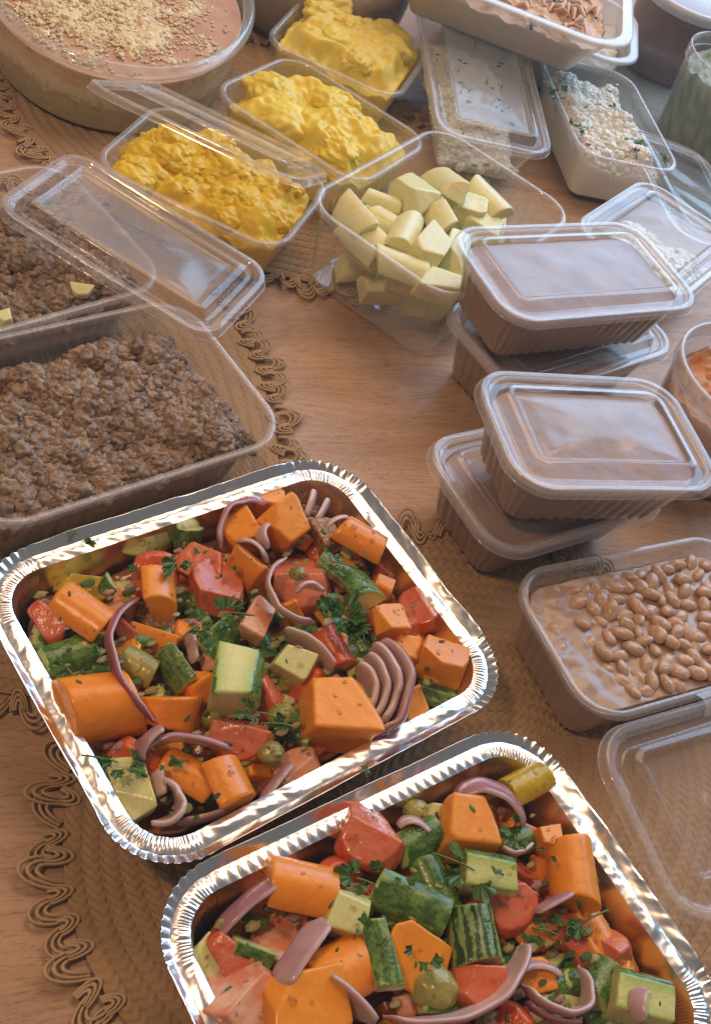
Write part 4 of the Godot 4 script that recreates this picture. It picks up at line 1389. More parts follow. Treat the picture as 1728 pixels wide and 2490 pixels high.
func salad_a() -> void:
	spots.clear()
	foil_tray("foil tray of mixed vegetable salad, the upper and left one of two", -0.0223, -0.3478, 306.2, 0.212, 0.1619, 0.05, 1, false)
	salad_bed("juicy bits at the bottom of the upper foil tray", -0.0223, -0.3478, 306.2, 0.212, 0.1619, 0.0062, 5)
	piece("carrot_chunk", "orange carrot block with a pointed top at the far side of the upper tray", "carrot", "vegetables in the upper foil tray", "carrot", "block", Vector3(25.1, 22.3, 23.2), Vector3(-0.0339, 0.0520, -0.4245), 72.2, 12, 8, 3)
	piece("carrot_chunk", "rounded carrot block against the far right rim of the upper tray", "carrot", "vegetables in the upper foil tray", "carrot", "half", Vector3(27.9, 22.3, 24.2), Vector3(0.0103, 0.0540, -0.4385), -7.5, -20, 0, 4)
	piece("carrot_chunk", "carrot wedge half hidden under the arched onion strip in the upper tray", "carrot", "vegetables in the upper foil tray", "carrot", "block", Vector3(20.5, 16.7, 18.6), Vector3(-0.0541, 0.0460, -0.4092), -41.5, 20, 10, 5)
	piece("carrot_chunk", "carrot chunk below the far onion slices, beside the pale red tomato", "carrot", "vegetables in the upper foil tray", "carrot", "quarter", Vector3(22.3, 17.7, 18.6), Vector3(-0.0423, 0.0460, -0.3877), -19.2, 30, 0, 6)
	piece("carrot_chunk", "quarter-round carrot chunk at left middle with parsley behind it", "carrot", "vegetables in the upper foil tray", "carrot", "half", Vector3(22.3, 18.6, 27), Vector3(-0.0762, 0.0500, -0.3464), -61.1, -62, 0, 7)
	piece("carrot_chunk", "large carrot chunk in the left corner of the upper tray", "carrot", "vegetables in the upper foil tray", "carrot", "half", Vector3(28.8, 20.5, 26), Vector3(-0.1057, 0.0460, -0.3194), -12.0, -25, 0, 8)
	piece("carrot_chunk", "thin carrot wedge above the two pale zucchini pieces", "carrot", "vegetables in the upper foil tray", "carrot", "quarter", Vector3(27.9, 12.1, 13), Vector3(-0.0694, 0.0400, -0.3234), 7.7, 20, 0, 9)
	piece("carrot_chunk", "largest carrot chunk at the near left rim, crossed by a purple onion strip", "carrot", "vegetables in the upper foil tray", "carrot", "disc", Vector3(33.5, 32.6, 32.6), Vector3(-0.0739, 0.0460, -0.2723), 37.2, 0, 0, 10)
	piece("carrot_chunk", "round carrot slice showing its ringed face next to the largest chunk", "carrot", "vegetables in the upper foil tray", "carrot", "disc", Vector3(15.8, 30.7, 30.7), Vector3(-0.0438, 0.0400, -0.2887), 105.8, 0, 38, 11)
	piece("carrot_chunk", "cube of carrot at the centre right of the upper tray", "carrot", "vegetables in the upper foil tray", "carrot", "block", Vector3(31.6, 30.7, 27.9), Vector3(0.0324, 0.0460, -0.3236), 23.5, 6, 0, 12)
	piece("carrot_chunk", "carrot block right of the curly parsley", "carrot", "vegetables in the upper foil tray", "carrot", "block", Vector3(17.7, 20.5, 17.7), Vector3(0.0418, 0.0480, -0.3918), 35.1, 5, 0, 13)
	piece("carrot_chunk", "carrot block leaning on the long one in the near right corner", "carrot", "vegetables in the upper foil tray", "carrot", "block", Vector3(14.9, 18.6, 16.7), Vector3(0.0562, 0.0420, -0.3842), 5.7, 0, 0, 14)
	piece("carrot_chunk", "long carrot block in the right corner of the upper tray", "carrot", "vegetables in the upper foil tray", "carrot", "block", Vector3(27, 20.5, 18.6), Vector3(0.0781, 0.0440, -0.3863), 8.1, -4, 0, 15)
	piece("carrot_chunk", "carrot piece between the layered onion and the near right rim", "carrot", "vegetables in the upper foil tray", "carrot", "block", Vector3(17.7, 14.9, 16.7), Vector3(0.0698, 0.0360, -0.3546), 52.0, 20, 0, 16)
	piece("carrot_chunk", "carrot chunk left of the pair at the near rim of the upper tray", "carrot", "vegetables in the upper foil tray", "carrot", "half", Vector3(27.9, 23.2, 22.3), Vector3(-0.0190, 0.0440, -0.2617), -6.0, -30, 0, 17)
	piece("carrot_chunk", "carrot chunk right of the pair at the near rim of the upper tray", "carrot", "vegetables in the upper foil tray", "carrot", "half", Vector3(22.3, 23.2, 27.9), Vector3(-0.0007, 0.0460, -0.2649), -43.2, -50, 0, 18)
	piece("carrot_chunk", "small carrot corner behind the zucchini wedge in the upper tray", "carrot", "vegetables in the upper foil tray", "carrot", "block", Vector3(12.1, 13, 11.2), Vector3(0.0320, 0.0420, -0.4192), 5.9, 0, 0, 19)
	piece("carrot_chunk", "carrot chunk mostly hidden under the far rim of the upper tray", "carrot", "vegetables in the upper foil tray", "carrot", "block", Vector3(16.7, 16.7, 16.7), Vector3(-0.0488, 0.0400, -0.4463), 19.6, 0, 0, 20)
	piece("zucchini_chunk", "zucchini cube with dark skin on its left side at the centre", "zucchini", "vegetables in the upper foil tray", "zucchini", "slab", Vector3(27.6, 25.8, 25.8), Vector3(-0.0186, 0.0500, -0.3145), 105.4, 88, 0, 21)
	piece("zucchini_chunk", "pale zucchini wedge standing behind the curly parsley", "zucchini", "vegetables in the upper foil tray", "zucchini", "quarter", Vector3(22.1, 15.6, 16.6), Vector3(0.0196, 0.0500, -0.4060), -43.6, -60, 15, 22)
	piece("zucchini_chunk", "small pale zucchini cube resting against the curved olive", "zucchini", "vegetables in the upper foil tray", "zucchini", "block", Vector3(19.3, 15.6, 16.6), Vector3(0.0042, 0.0500, -0.3400), -0.6, 15, 0, 23)
	piece("zucchini_chunk", "pointed pale zucchini piece left of the centre cube", "zucchini", "vegetables in the upper foil tray", "zucchini", "quarter", Vector3(23, 13.8, 13.8), Vector3(-0.0496, 0.0460, -0.3099), -33.4, 20, 0, 24)
	piece("zucchini_chunk", "olive green zucchini end piece beside the purple onion strip", "zucchini", "vegetables in the upper foil tray", "olive", "half", Vector3(19.3, 14.7, 16.6), Vector3(-0.0679, 0.0450, -0.3038), -6.3, 10, 0, 25)
	piece("zucchini_chunk", "dark skinned zucchini chunk at the left rim above the largest carrot", "zucchini", "vegetables in the upper foil tray", "zucchini", "slab", Vector3(28.5, 15.6, 18.4), Vector3(-0.1002, 0.0380, -0.2952), 50.1, 10, 0, 26)
	piece("zucchini_chunk", "dark skinned zucchini slice standing against the left wall", "zucchini", "vegetables in the upper foil tray", "zucchini", "slab", Vector3(24.8, 12, 11), Vector3(-0.1183, 0.0340, -0.3057), 102.0, 30, 0, 27)
	piece("zucchini_chunk", "pale zucchini piece under the scattered parsley at the centre", "zucchini", "vegetables in the upper foil tray", "zucchini", "quarter", Vector3(22.1, 16.6, 18.4), Vector3(-0.0381, 0.0440, -0.3378), 70.6, 15, 0, 28)
	piece("zucchini_chunk", "bright yellow green zucchini stick in the near corner under a leaf", "zucchini", "vegetables in the upper foil tray", "zucchini", "block", Vector3(30.4, 15.6, 16.6), Vector3(-0.0426, 0.0420, -0.2433), -43.8, 10, 0, 29)
	piece("zucchini_chunk", "flat green zucchini slice under the near right rim", "zucchini", "vegetables in the upper foil tray", "zucchini", "half", Vector3(21.2, 11, 16.6), Vector3(0.0814, 0.0340, -0.3728), 5.5, -15, 0, 30)
	piece("zucchini_chunk", "round pale zucchini piece at the far wall of the upper tray", "zucchini", "vegetables in the upper foil tray", "zucchini", "disc", Vector3(11, 15.6, 15.6), Vector3(-0.0806, 0.0380, -0.3978), 110.0, 0, 60, 31)
	piece("zucchini_chunk", "yellow zucchini slab behind the left corner carrot", "zucchini", "vegetables in the upper foil tray", "pepper", "block", Vector3(28.5, 8.3, 13.8), Vector3(-0.1148, 0.0360, -0.3368), 24.1, 20, 0, 32)
	piece("zucchini_chunk", "ragged dark green zucchini skin beside the big tomato", "zucchini", "vegetables in the upper foil tray", "zucchini", "slab", Vector3(20.2, 7.4, 11), Vector3(0.0021, 0.0480, -0.4136), -13.7, 10, 0, 33)
	piece("zucchini_chunk", "yellow green piece in the far left corner of the upper tray", "zucchini", "vegetables in the upper foil tray", "pepper", "quarter", Vector3(16.6, 11, 12.9), Vector3(-0.1273, 0.0360, -0.3509), 55.3, 10, 0, 34)
	piece("zucchini_chunk", "zucchini piece tucked under the left corner carrot", "zucchini", "vegetables in the upper foil tray", "zucchini", "block", Vector3(22.1, 12.9, 14.7), Vector3(-0.1060, 0.0260, -0.3123), -6.2, 10, 0, 35)
	piece("tomato_wedge", "red tomato wedge with parsley on it in the far half of the upper tray", "tomato", "vegetables in the upper foil tray", "tomato", "wedge", Vector3(23, 18.4, 20.2), Vector3(-0.0654, 0.0460, -0.3820), -0.6, -35, 0, 36)
	piece("tomato_wedge", "tomato wedge above the pink piece, left of the big tomato", "tomato", "vegetables in the upper foil tray", "tomato", "wedge", Vector3(26.7, 16.6, 20.2), Vector3(-0.0468, 0.0440, -0.3644), 36.1, 25, 0, 37)
	piece("tomato_wedge", "big tomato quarter wearing an onion ring", "tomato", "vegetables in the upper foil tray", "tomato", "wedge", Vector3(35, 25.8, 31.3), Vector3(-0.0093, 0.0440, -0.3957), 12.2, -20, 0, 38)
	piece("tomato_wedge", "pinkish white tomato core piece at the centre", "tomato", "vegetables in the upper foil tray", "pale_tomato", "block", Vector3(25.8, 12.9, 13.8), Vector3(-0.0241, 0.0480, -0.3583), 91.2, 10, 0, 39)
	piece("tomato_wedge", "smooth red tomato chunk under the curly parsley", "tomato", "vegetables in the upper foil tray", "tomato", "half", Vector3(23.9, 18.4, 22.1), Vector3(0.0207, 0.0460, -0.3628), -42.1, -35, 0, 40)
	piece("tomato_wedge", "curled tomato wedge at the right rim of the upper tray", "tomato", "vegetables in the upper foil tray", "tomato", "wedge", Vector3(26.7, 16.6, 18.4), Vector3(0.0558, 0.0460, -0.4119), -47.0, -20, 0, 41)
	piece("tomato_wedge", "wet tomato chunk below the centre cube near the front", "tomato", "vegetables in the upper foil tray", "tomato", "wedge", Vector3(31.3, 20.2, 23.9), Vector3(-0.0052, 0.0440, -0.2911), 5.1, -20, 0, 42)
	piece("tomato_wedge", "pale orange tomato piece behind the near rim", "tomato", "vegetables in the upper foil tray", "pale_tomato", "wedge", Vector3(25.8, 14.7, 20.2), Vector3(0.0265, 0.0380, -0.2908), 51.8, -10, 0, 43)
	piece("tomato_wedge", "tomato piece behind the right corner carrots", "tomato", "vegetables in the upper foil tray", "tomato", "wedge", Vector3(23.9, 14.7, 18.4), Vector3(0.0362, 0.0340, -0.4365), -20.5, 0, 0, 44)
	piece("tomato_wedge", "tomato flesh under the largest carrot chunk", "tomato", "vegetables in the upper foil tray", "pale_tomato", "wedge", Vector3(23.9, 14.7, 20.2), Vector3(-0.0649, 0.0300, -0.2672), 16.1, 0, 0, 45)
	piece("olive_slice", "curved green olive half cupping the small zucchini cube", "olive", "vegetables in the upper foil tray", "olive", "half", Vector3(17.5, 11, 14.7), Vector3(-0.0031, 0.0420, -0.3299), -29.5, 160, 0, 46)
	piece("olive_slice", "brownish olive with salt grains near the front of the upper tray", "olive", "vegetables in the upper foil tray", "olive", "ball", Vector3(15.6, 12.9, 13.8), Vector3(0.0088, 0.0440, -0.3118), 16.7, 0, 0, 47)
	piece("olive_slice", "sliced green olive by the near rim of the upper tray", "olive", "vegetables in the upper foil tray", "olive", "ball", Vector3(13.8, 12, 12.9), Vector3(0.0114, 0.0460, -0.2883), 27.2, 0, 0, 48)
	piece("olive_slice", "small green olive sitting on the big tomato quarter", "olive", "vegetables in the upper foil tray", "olive", "ball", Vector3(9.2, 7.4, 8.3), Vector3(-0.0149, 0.0600, -0.3886), 30.8, 0, 0, 49)
	piece("olive_slice", "green olive chunk at the far wall beside a pale seed", "olive", "vegetables in the upper foil tray", "olive", "block", Vector3(17.5, 12.9, 12.9), Vector3(-0.1007, 0.0380, -0.3759), 18.6, 20, 0, 50)
	piece("olive_slice", "olive piece right of the pale seed at the far wall", "olive", "vegetables in the upper foil tray", "olive", "quarter", Vector3(15.6, 11, 12.9), Vector3(-0.0953, 0.0400, -0.3826), 65.4, 0, 0, 51)
	piece("herb_crusted_piece", "brown herb crusted piece between the two far carrot blocks", "vegetable", "vegetables in the upper foil tray", "seeded", "block", Vector3(19.3, 16.6, 13.8), Vector3(-0.0104, 0.0440, -0.4349), -43.4, 0, 0, 52)
	piece("potato_piece", "brownish pale piece behind the thin carrot wedge", "vegetable", "vegetables in the upper foil tray", "seeded", "block", Vector3(22.1, 14.7, 18.4), Vector3(-0.0738, 0.0340, -0.3389), 17.6, 0, 0, 53)
	onion("long thin purple onion arc draped over the left carrots", [Vector3(-0.0854, 0.0440, -0.3418), Vector3(-0.0881, 0.0560, -0.3124), Vector3(-0.0779, 0.0580, -0.2912), Vector3(-0.0616, 0.0580, -0.2774), Vector3(-0.0464, 0.0520, -0.2737)], 0.0075, 0.003, Vector3(.2,.9,.3), 1, "onion in the upper foil tray")
	onion("arched purple onion strip at the far side of the upper tray", [Vector3(-0.0605, 0.0460, -0.3933), Vector3(-0.0665, 0.0540, -0.4073), Vector3(-0.0620, 0.0540, -0.4267), Vector3(-0.0490, 0.0480, -0.4385)], 0.007, 0.003, Vector3(0,.6,.8), 0.9, "onion in the upper foil tray")
	onion("pale onion arc crossing the far carrots", [Vector3(-0.0533, 0.0580, -0.3932), Vector3(-0.0425, 0.0600, -0.3954), Vector3(-0.0323, 0.0580, -0.3891)], 0.009, 0.0028, Vector3(0,.8,.5), 0.35, "onion in the upper foil tray")
	onion("ring of pale onion lying over the big tomato", [Vector3(-0.0244, 0.0620, -0.3939), Vector3(-0.0285, 0.0620, -0.3781), Vector3(-0.0209, 0.0620, -0.3640), Vector3(-0.0088, 0.0600, -0.3594), Vector3(0.0046, 0.0540, -0.3667)], 0.0055, 0.0026, Vector3(0,.8,.4), 0.45, "onion in the upper foil tray")
	onion("outer purple layer of the onion wedge on the right", [Vector3(0.0390, 0.0500, -0.3727), Vector3(0.0572, 0.0540, -0.3623), Vector3(0.0638, 0.0520, -0.3441), Vector3(0.0624, 0.0440, -0.3292), Vector3(0.0501, 0.0380, -0.3197)], 0.017, 0.005, Vector3(.1,.9,.1), 1, "onion in the upper foil tray")
	onion("second layer of the onion wedge on the right", [Vector3(0.0385, 0.0520, -0.3671), Vector3(0.0526, 0.0560, -0.3562), Vector3(0.0588, 0.0520, -0.3421), Vector3(0.0570, 0.0460, -0.3266)], 0.014, 0.0046, Vector3(.1,.9,.1), 0.45, "onion in the upper foil tray")
	onion("third layer of the onion wedge on the right", [Vector3(0.0372, 0.0520, -0.3613), Vector3(0.0485, 0.0550, -0.3522), Vector3(0.0537, 0.0520, -0.3403), Vector3(0.0525, 0.0460, -0.3277)], 0.012, 0.0044, Vector3(.1,.9,.1), 0.35, "onion in the upper foil tray")
	onion("innermost layer of the onion wedge on the right", [Vector3(0.0349, 0.0500, -0.3544), Vector3(0.0443, 0.0520, -0.3489), Vector3(0.0487, 0.0500, -0.3389), Vector3(0.0475, 0.0440, -0.3310)], 0.012, 0.0044, Vector3(.1,.9,.1), 0.3, "onion in the upper foil tray")
	onion("purple onion strip running right from the crossing near the front", [Vector3(-0.0437, 0.0480, -0.2594), Vector3(-0.0392, 0.0540, -0.2660), Vector3(-0.0267, 0.0560, -0.2727), Vector3(-0.0070, 0.0520, -0.2780)], 0.008, 0.003, Vector3(0,.9,.3), 0.9, "onion in the upper foil tray")
	onion("short onion strip crossing another beside the ringed carrot slice", [Vector3(-0.0462, 0.0500, -0.2557), Vector3(-0.0457, 0.0580, -0.2603), Vector3(-0.0417, 0.0600, -0.2691)], 0.008, 0.0034, Vector3(.3,.8,.3), 0.7, "onion in the upper foil tray")
	onion("small pink onion stick in the far corner of the upper tray", [Vector3(-0.0252, 0.0420, -0.4424), Vector3(-0.0255, 0.0460, -0.4505), Vector3(-0.0270, 0.0460, -0.4639)], 0.006, 0.0035, Vector3(0,.6,.7), 0.15, "onion in the upper foil tray")
	onion("second small pink onion stick in the far corner", [Vector3(-0.0187, 0.0440, -0.4406), Vector3(-0.0178, 0.0460, -0.4493), Vector3(-0.0174, 0.0460, -0.4617)], 0.006, 0.0035, Vector3(0,.6,.7), 0.15, "onion in the upper foil tray")
	onion("pale onion piece beside the far corner sticks", [Vector3(-0.0135, 0.0460, -0.4373), Vector3(-0.0100, 0.0480, -0.4471), Vector3(-0.0045, 0.0460, -0.4556)], 0.007, 0.003, Vector3(0,.7,.6), 0.2, "onion in the upper foil tray")
	onion("curved white onion slice in the near corner of the upper tray", [Vector3(-0.0252, 0.0400, -0.2327), Vector3(-0.0170, 0.0460, -0.2373), Vector3(-0.0198, 0.0460, -0.2470), Vector3(-0.0293, 0.0440, -0.2534)], 0.012, 0.0035, Vector3(.2,.8,.4), 0.15, "onion in the upper foil tray")
	onion("short white onion stick above the curved slice", [Vector3(-0.0357, 0.0460, -0.2529), Vector3(-0.0322, 0.0460, -0.2479), Vector3(-0.0293, 0.0440, -0.2433)], 0.008, 0.0035, Vector3(.5,.7,.4), 0.1, "onion in the upper foil tray")
	onion("pale onion petal behind the small zucchini cube", [Vector3(-0.0068, 0.0460, -0.3571), Vector3(0.0089, 0.0500, -0.3543), Vector3(0.0233, 0.0460, -0.3477)], 0.015, 0.003, Vector3(.2,.9,.2), 0.25, "onion in the upper foil tray")
	onion("thin purple strip by the near rim with oil on it", [Vector3(0.0155, 0.0420, -0.2646), Vector3(0.0183, 0.0460, -0.2750), Vector3(0.0217, 0.0460, -0.2881)], 0.006, 0.003, Vector3(.2,.8,.4), 0.7, "onion in the upper foil tray")
	onion("purple onion strip under the near rim of the upper tray", [Vector3(-0.0153, 0.0360, -0.2390), Vector3(-0.0028, 0.0360, -0.2485), Vector3(0.0086, 0.0340, -0.2618)], 0.009, 0.003, Vector3(0,.9,.3), 0.7, "onion in the upper foil tray")
	onion("pink onion slice curled over the far carrot block", [Vector3(-0.0444, 0.0580, -0.4116), Vector3(-0.0422, 0.0620, -0.4000), Vector3(-0.0354, 0.0620, -0.3944)], 0.007, 0.003, Vector3(.3,.8,.4), 0.2, "onion in the upper foil tray")
	onion("pale strand of onion over the tomato's olive", [Vector3(-0.0117, 0.0640, -0.3727), Vector3(-0.0077, 0.0660, -0.3802), Vector3(0.0015, 0.0620, -0.3838)], 0.0065, 0.0028, Vector3(0,.8,.4), 0.25, "onion in the upper foil tray")
	onion("small onion strip between the zucchini and the tomato core", [Vector3(-0.0542, 0.0440, -0.3344), Vector3(-0.0484, 0.0460, -0.3252), Vector3(-0.0440, 0.0440, -0.3183)], 0.006, 0.003, Vector3(.4,.8,.3), 0.4, "onion in the upper foil tray")
	parsley("parsley sprig on the far tomato, left part", Vector3(-0.0751, 0.0600, -0.3616), 1.1, 5, 1, "parsley in the upper foil tray")
	parsley("small dark parsley leaf on the far tomato wedge", Vector3(-0.0475, 0.0560, -0.3718), 0.8, 3, 2, "parsley in the upper foil tray")
	parsley("parsley scattered over the centre left pieces", Vector3(-0.0492, 0.0560, -0.3339), 1, 6, 3, "parsley in the upper foil tray")
	parsley("parsley sprig between the tomato core and the zucchini", Vector3(-0.0402, 0.0560, -0.3467), 1.2, 7, 4, "parsley in the upper foil tray")
	parsley("large curly parsley bunch on the red tomato", Vector3(0.0186, 0.0620, -0.3725), 1.5, 26, 5, "parsley in the upper foil tray")
	parsley("parsley leaf with a stem hanging below the curly bunch", Vector3(0.0330, 0.0580, -0.3668), 0.8, 5, 6, "parsley in the upper foil tray")
	parsley("parsley sprig under the centre zucchini cube", Vector3(-0.0040, 0.0580, -0.2984), 1.1, 5, 7, "parsley in the upper foil tray")
	parsley("parsley leaves beside the brown olive", Vector3(0.0151, 0.0600, -0.2988), 1.1, 4, 8, "parsley in the upper foil tray")
	parsley("dark parsley leaf on the near left corner pieces", Vector3(-0.0517, 0.0560, -0.2450), 1.2, 4, 9, "parsley in the upper foil tray")
	parsley("broad parsley leaf beside the onion crossing", Vector3(-0.0335, 0.0560, -0.2558), 1.2, 3, 10, "parsley in the upper foil tray")
	parsley("pair of parsley leaves at the near rim", Vector3(-0.0111, 0.0440, -0.2468), 1.1, 2, 11, "parsley in the upper foil tray")
	parsley("parsley flake stuck on the far left rim", Vector3(-0.1268, 0.0580, -0.3515), 1, 3, 12, "parsley in the upper foil tray")
	parsley("parsley flake stuck on the near rim", Vector3(0.0543, 0.0560, -0.2985), 0.9, 2, 13, "parsley in the upper foil tray")
	parsley("parsley leaf lying on the dark zucchini at left", Vector3(-0.0962, 0.0520, -0.2810), 1.2, 4, 14, "parsley in the upper foil tray")
	parsley("parsley leaf on the ragged zucchini skin", Vector3(-0.0004, 0.0580, -0.4082), 1.1, 4, 15, "parsley in the upper foil tray")
	parsley("parsley sliver left of the quarter round carrot", Vector3(-0.0905, 0.0520, -0.3497), 0.8, 2, 16, "parsley in the upper foil tray")
	parsley("parsley leaf on the near right zucchini slice", Vector3(0.0728, 0.0460, -0.3684), 0.6, 2, 17, "parsley in the upper foil tray")
	parsley("parsley flake on the pale zucchini under the centre", Vector3(-0.0382, 0.0560, -0.3258), 0.9, 3, 18, "parsley in the upper foil tray")
	dressing("oil drops and herb flecks clinging to the vegetables of the upper foil tray", 9)


func salad_b() -> void:
	spots.clear()
	foil_tray("foil tray of mixed vegetable salad, the lower one cut by the bottom edge", 0.1267, -0.2244, 309.5, 0.205, 0.16, 0.048, 2, true)
	salad_bed("juicy bits at the bottom of the lower foil tray", 0.1267, -0.2244, 309.5, 0.205, 0.16, 0.006, 6)
	piece("carrot_chunk", "rounded carrot block at the far left rim of the lower tray", "carrot", "vegetables in the lower foil tray", "carrot", "half", Vector3(30.7, 24.2, 27.9), Vector3(0.0474, 0.0500, -0.2315), 13.0, -25, 0, 3)
	piece("carrot_chunk", "carrot cube under the arched onion in the lower tray", "carrot", "vegetables in the lower foil tray", "carrot", "block", Vector3(27.9, 24.2, 25.1), Vector3(0.1145, 0.0500, -0.2926), 17.9, 0, 0, 4)
	piece("carrot_chunk", "tall carrot block at the right rim of the lower tray", "carrot", "vegetables in the lower foil tray", "carrot", "disc", Vector3(30.7, 24.2, 24.2), Vector3(0.1714, 0.0500, -0.2949), -71.2, 0, 0, 5)
	piece("carrot_chunk", "thin carrot piece leaning on the tall block", "carrot", "vegetables in the lower foil tray", "carrot", "block", Vector3(13, 16.7, 11.2), Vector3(0.1564, 0.0480, -0.3065), -68.3, 0, 0, 6)
	piece("carrot_chunk", "oily carrot chunk beside the narrow dark zucchini strip", "carrot", "vegetables in the lower foil tray", "carrot", "half", Vector3(30.7, 24.2, 30.7), Vector3(0.0778, 0.0480, -0.2050), 51.0, -30, 0, 7)
	piece("carrot_chunk", "carrot chunk under the leaf at the middle of the lower tray", "carrot", "vegetables in the lower foil tray", "carrot", "block", Vector3(28.8, 24.2, 26), Vector3(0.1081, 0.0420, -0.2244), -5.8, 20, 0, 8)
	piece("carrot_chunk", "broad carrot chunk at the bottom edge of the picture", "carrot", "vegetables in the lower foil tray", "carrot", "block", Vector3(37.2, 26, 29.8), Vector3(0.0675, 0.0460, -0.1825), 36.9, 15, 0, 9)
	piece("carrot_chunk", "dull carrot chunk at the right of the lower tray amid herbs", "carrot", "vegetables in the lower foil tray", "carrot", "half", Vector3(25.1, 18.6, 22.3), Vector3(0.1930, 0.0380, -0.2775), -44.5, -20, 0, 10)
	piece("carrot_chunk", "carrot half hidden by the right rim of the lower tray", "carrot", "vegetables in the lower foil tray", "carrot", "block", Vector3(24.2, 18.6, 18.6), Vector3(0.1743, 0.0300, -0.3348), -19.4, 0, 0, 11)
	piece("carrot_chunk", "shaded carrot slab against the right wall of the lower tray", "carrot", "vegetables in the lower foil tray", "carrot", "block", Vector3(27.9, 18.6, 20.5), Vector3(0.2147, 0.0260, -0.3038), -39.1, 0, 0, 12)
	piece("zucchini_chunk", "long dark skinned zucchini chunk in the middle of the lower tray", "zucchini", "vegetables in the lower foil tray", "zucchini", "slab", Vector3(35, 16.6, 19.3), Vector3(0.0983, 0.0520, -0.2437), -2.7, 22, 0, 13)
	piece("zucchini_chunk", "yellow green zucchini wedge right of the long dark one", "zucchini", "vegetables in the lower foil tray", "zucchini", "half", Vector3(27.6, 13.8, 19.3), Vector3(0.1088, 0.0480, -0.2603), -47.2, -20, 0, 14)
	piece("zucchini_chunk", "zucchini cube with a parsley leaf over its dark skin", "zucchini", "vegetables in the lower foil tray", "zucchini", "slab", Vector3(23.9, 19.3, 20.2), Vector3(0.1290, 0.0540, -0.2727), 15.4, -80, 0, 15)
	piece("zucchini_chunk", "pale zucchini half disc with a leaf under the carrot cube", "zucchini", "vegetables in the lower foil tray", "zucchini", "half", Vector3(19.3, 12.9, 17.5), Vector3(0.1408, 0.0440, -0.3023), 39.2, -30, 0, 16)
	piece("zucchini_chunk", "zucchini slice with dark rind beside the red tomato", "zucchini", "vegetables in the lower foil tray", "zucchini", "half", Vector3(22.1, 11, 17.5), Vector3(0.0944, 0.0520, -0.2740), 52.8, 40, 0, 17)
	piece("zucchini_chunk", "dark and light striped zucchini skin piece", "zucchini", "vegetables in the lower foil tray", "striped", "slab", Vector3(25.8, 15.6, 22.1), Vector3(0.1306, 0.0520, -0.2415), -65.1, 10, 0, 18)
	piece("zucchini_chunk", "narrow dark zucchini strip lying over the oily carrot", "zucchini", "vegetables in the lower foil tray", "zucchini", "slab", Vector3(29.4, 9.2, 12), Vector3(0.0911, 0.0560, -0.2139), -59.6, 15, 0, 19)
	piece("zucchini_chunk", "pale zucchini cube with herb slivers at left", "zucchini", "vegetables in the lower foil tray", "zucchini", "block", Vector3(19.3, 18.4, 19.3), Vector3(0.0719, 0.0500, -0.2270), 9.8, 15, 0, 20)
	piece("zucchini_chunk", "light green zucchini piece near the left wall of the lower tray", "zucchini", "vegetables in the lower foil tray", "zucchini", "quarter", Vector3(19.3, 15.6, 18.4), Vector3(0.0390, 0.0400, -0.1943), 4.5, 30, 0, 21)
	piece("zucchini_chunk", "flat yellow green zucchini strip along the left wall", "zucchini", "vegetables in the lower foil tray", "zucchini", "block", Vector3(27.6, 11, 14.7), Vector3(0.0282, 0.0340, -0.1864), -23.5, 10, 0, 22)
	piece("zucchini_chunk", "zucchini piece beside the corner chunk at lower right", "zucchini", "vegetables in the lower foil tray", "zucchini", "half", Vector3(20.2, 16.6, 20.2), Vector3(0.1974, 0.0420, -0.2535), 70.8, -30, 0, 23)
	piece("zucchini_chunk", "big pale zucchini chunk with green rind in the lower right corner", "zucchini", "vegetables in the lower foil tray", "zucchini", "slab", Vector3(27.6, 22.1, 24.8), Vector3(0.2150, 0.0460, -0.2506), 9.8, -85, 0, 24)
	piece("pepper_piece", "mustard yellow pepper piece in the far corner of the lower tray", "pepper", "vegetables in the lower foil tray", "pepper", "half", Vector3(25.8, 12.9, 19.3), Vector3(0.1393, 0.0460, -0.3355), 51.2, -25, 0, 25)
	piece("olive_slice", "whole green olive with a dimpled end at the bottom of the picture", "olive", "vegetables in the lower foil tray", "olive", "ball", Vector3(23.9, 19.3, 19.3), Vector3(0.1208, 0.0460, -0.2136), 14.3, 0, 0, 26)
	piece("olive_slice", "small olive beside the far rim of the lower tray", "olive", "vegetables in the lower foil tray", "olive", "ball", Vector3(14.7, 11, 12), Vector3(0.0900, 0.0420, -0.2951), 26.2, 0, 0, 27)
	piece("olive_slice", "round pea green caper near the big purple onion", "olive", "vegetables in the lower foil tray", "olive", "ball", Vector3(10.1, 9.2, 9.2), Vector3(0.1524, 0.0460, -0.2342), 23.7, 0, 0, 28)
	piece("olive_slice", "pale green cube by the far carrot in the lower tray", "olive", "vegetables in the lower foil tray", "zucchini", "block", Vector3(11, 11, 10.1), Vector3(0.0993, 0.0420, -0.2970), 26.1, 20, 0, 29)
	piece("tomato_wedge", "large seedy red tomato wedge on the far left rim of the lower tray", "tomato", "vegetables in the lower foil tray", "tomato", "wedge", Vector3(31.3, 20.2, 25.8), Vector3(0.0726, 0.0520, -0.2648), 4.9, -30, 0, 30)
	piece("tomato_wedge", "shiny red tomato wedge beneath the leaf topped zucchini", "tomato", "vegetables in the lower foil tray", "tomato", "wedge", Vector3(30.4, 23.9, 27.6), Vector3(0.1451, 0.0460, -0.2685), 46.2, -30, 0, 31)
	piece("tomato_wedge", "tomato chunk beside the dimpled olive", "tomato", "vegetables in the lower foil tray", "tomato", "block", Vector3(23.9, 16.6, 16.6), Vector3(0.1393, 0.0480, -0.2218), 23.5, 10, 0, 32)
	piece("tomato_wedge", "dark tomato wedge under the far left carrot", "tomato", "vegetables in the lower foil tray", "tomato", "wedge", Vector3(28.5, 20.2, 23.9), Vector3(0.0471, 0.0360, -0.2213), 4.6, 0, 0, 33)
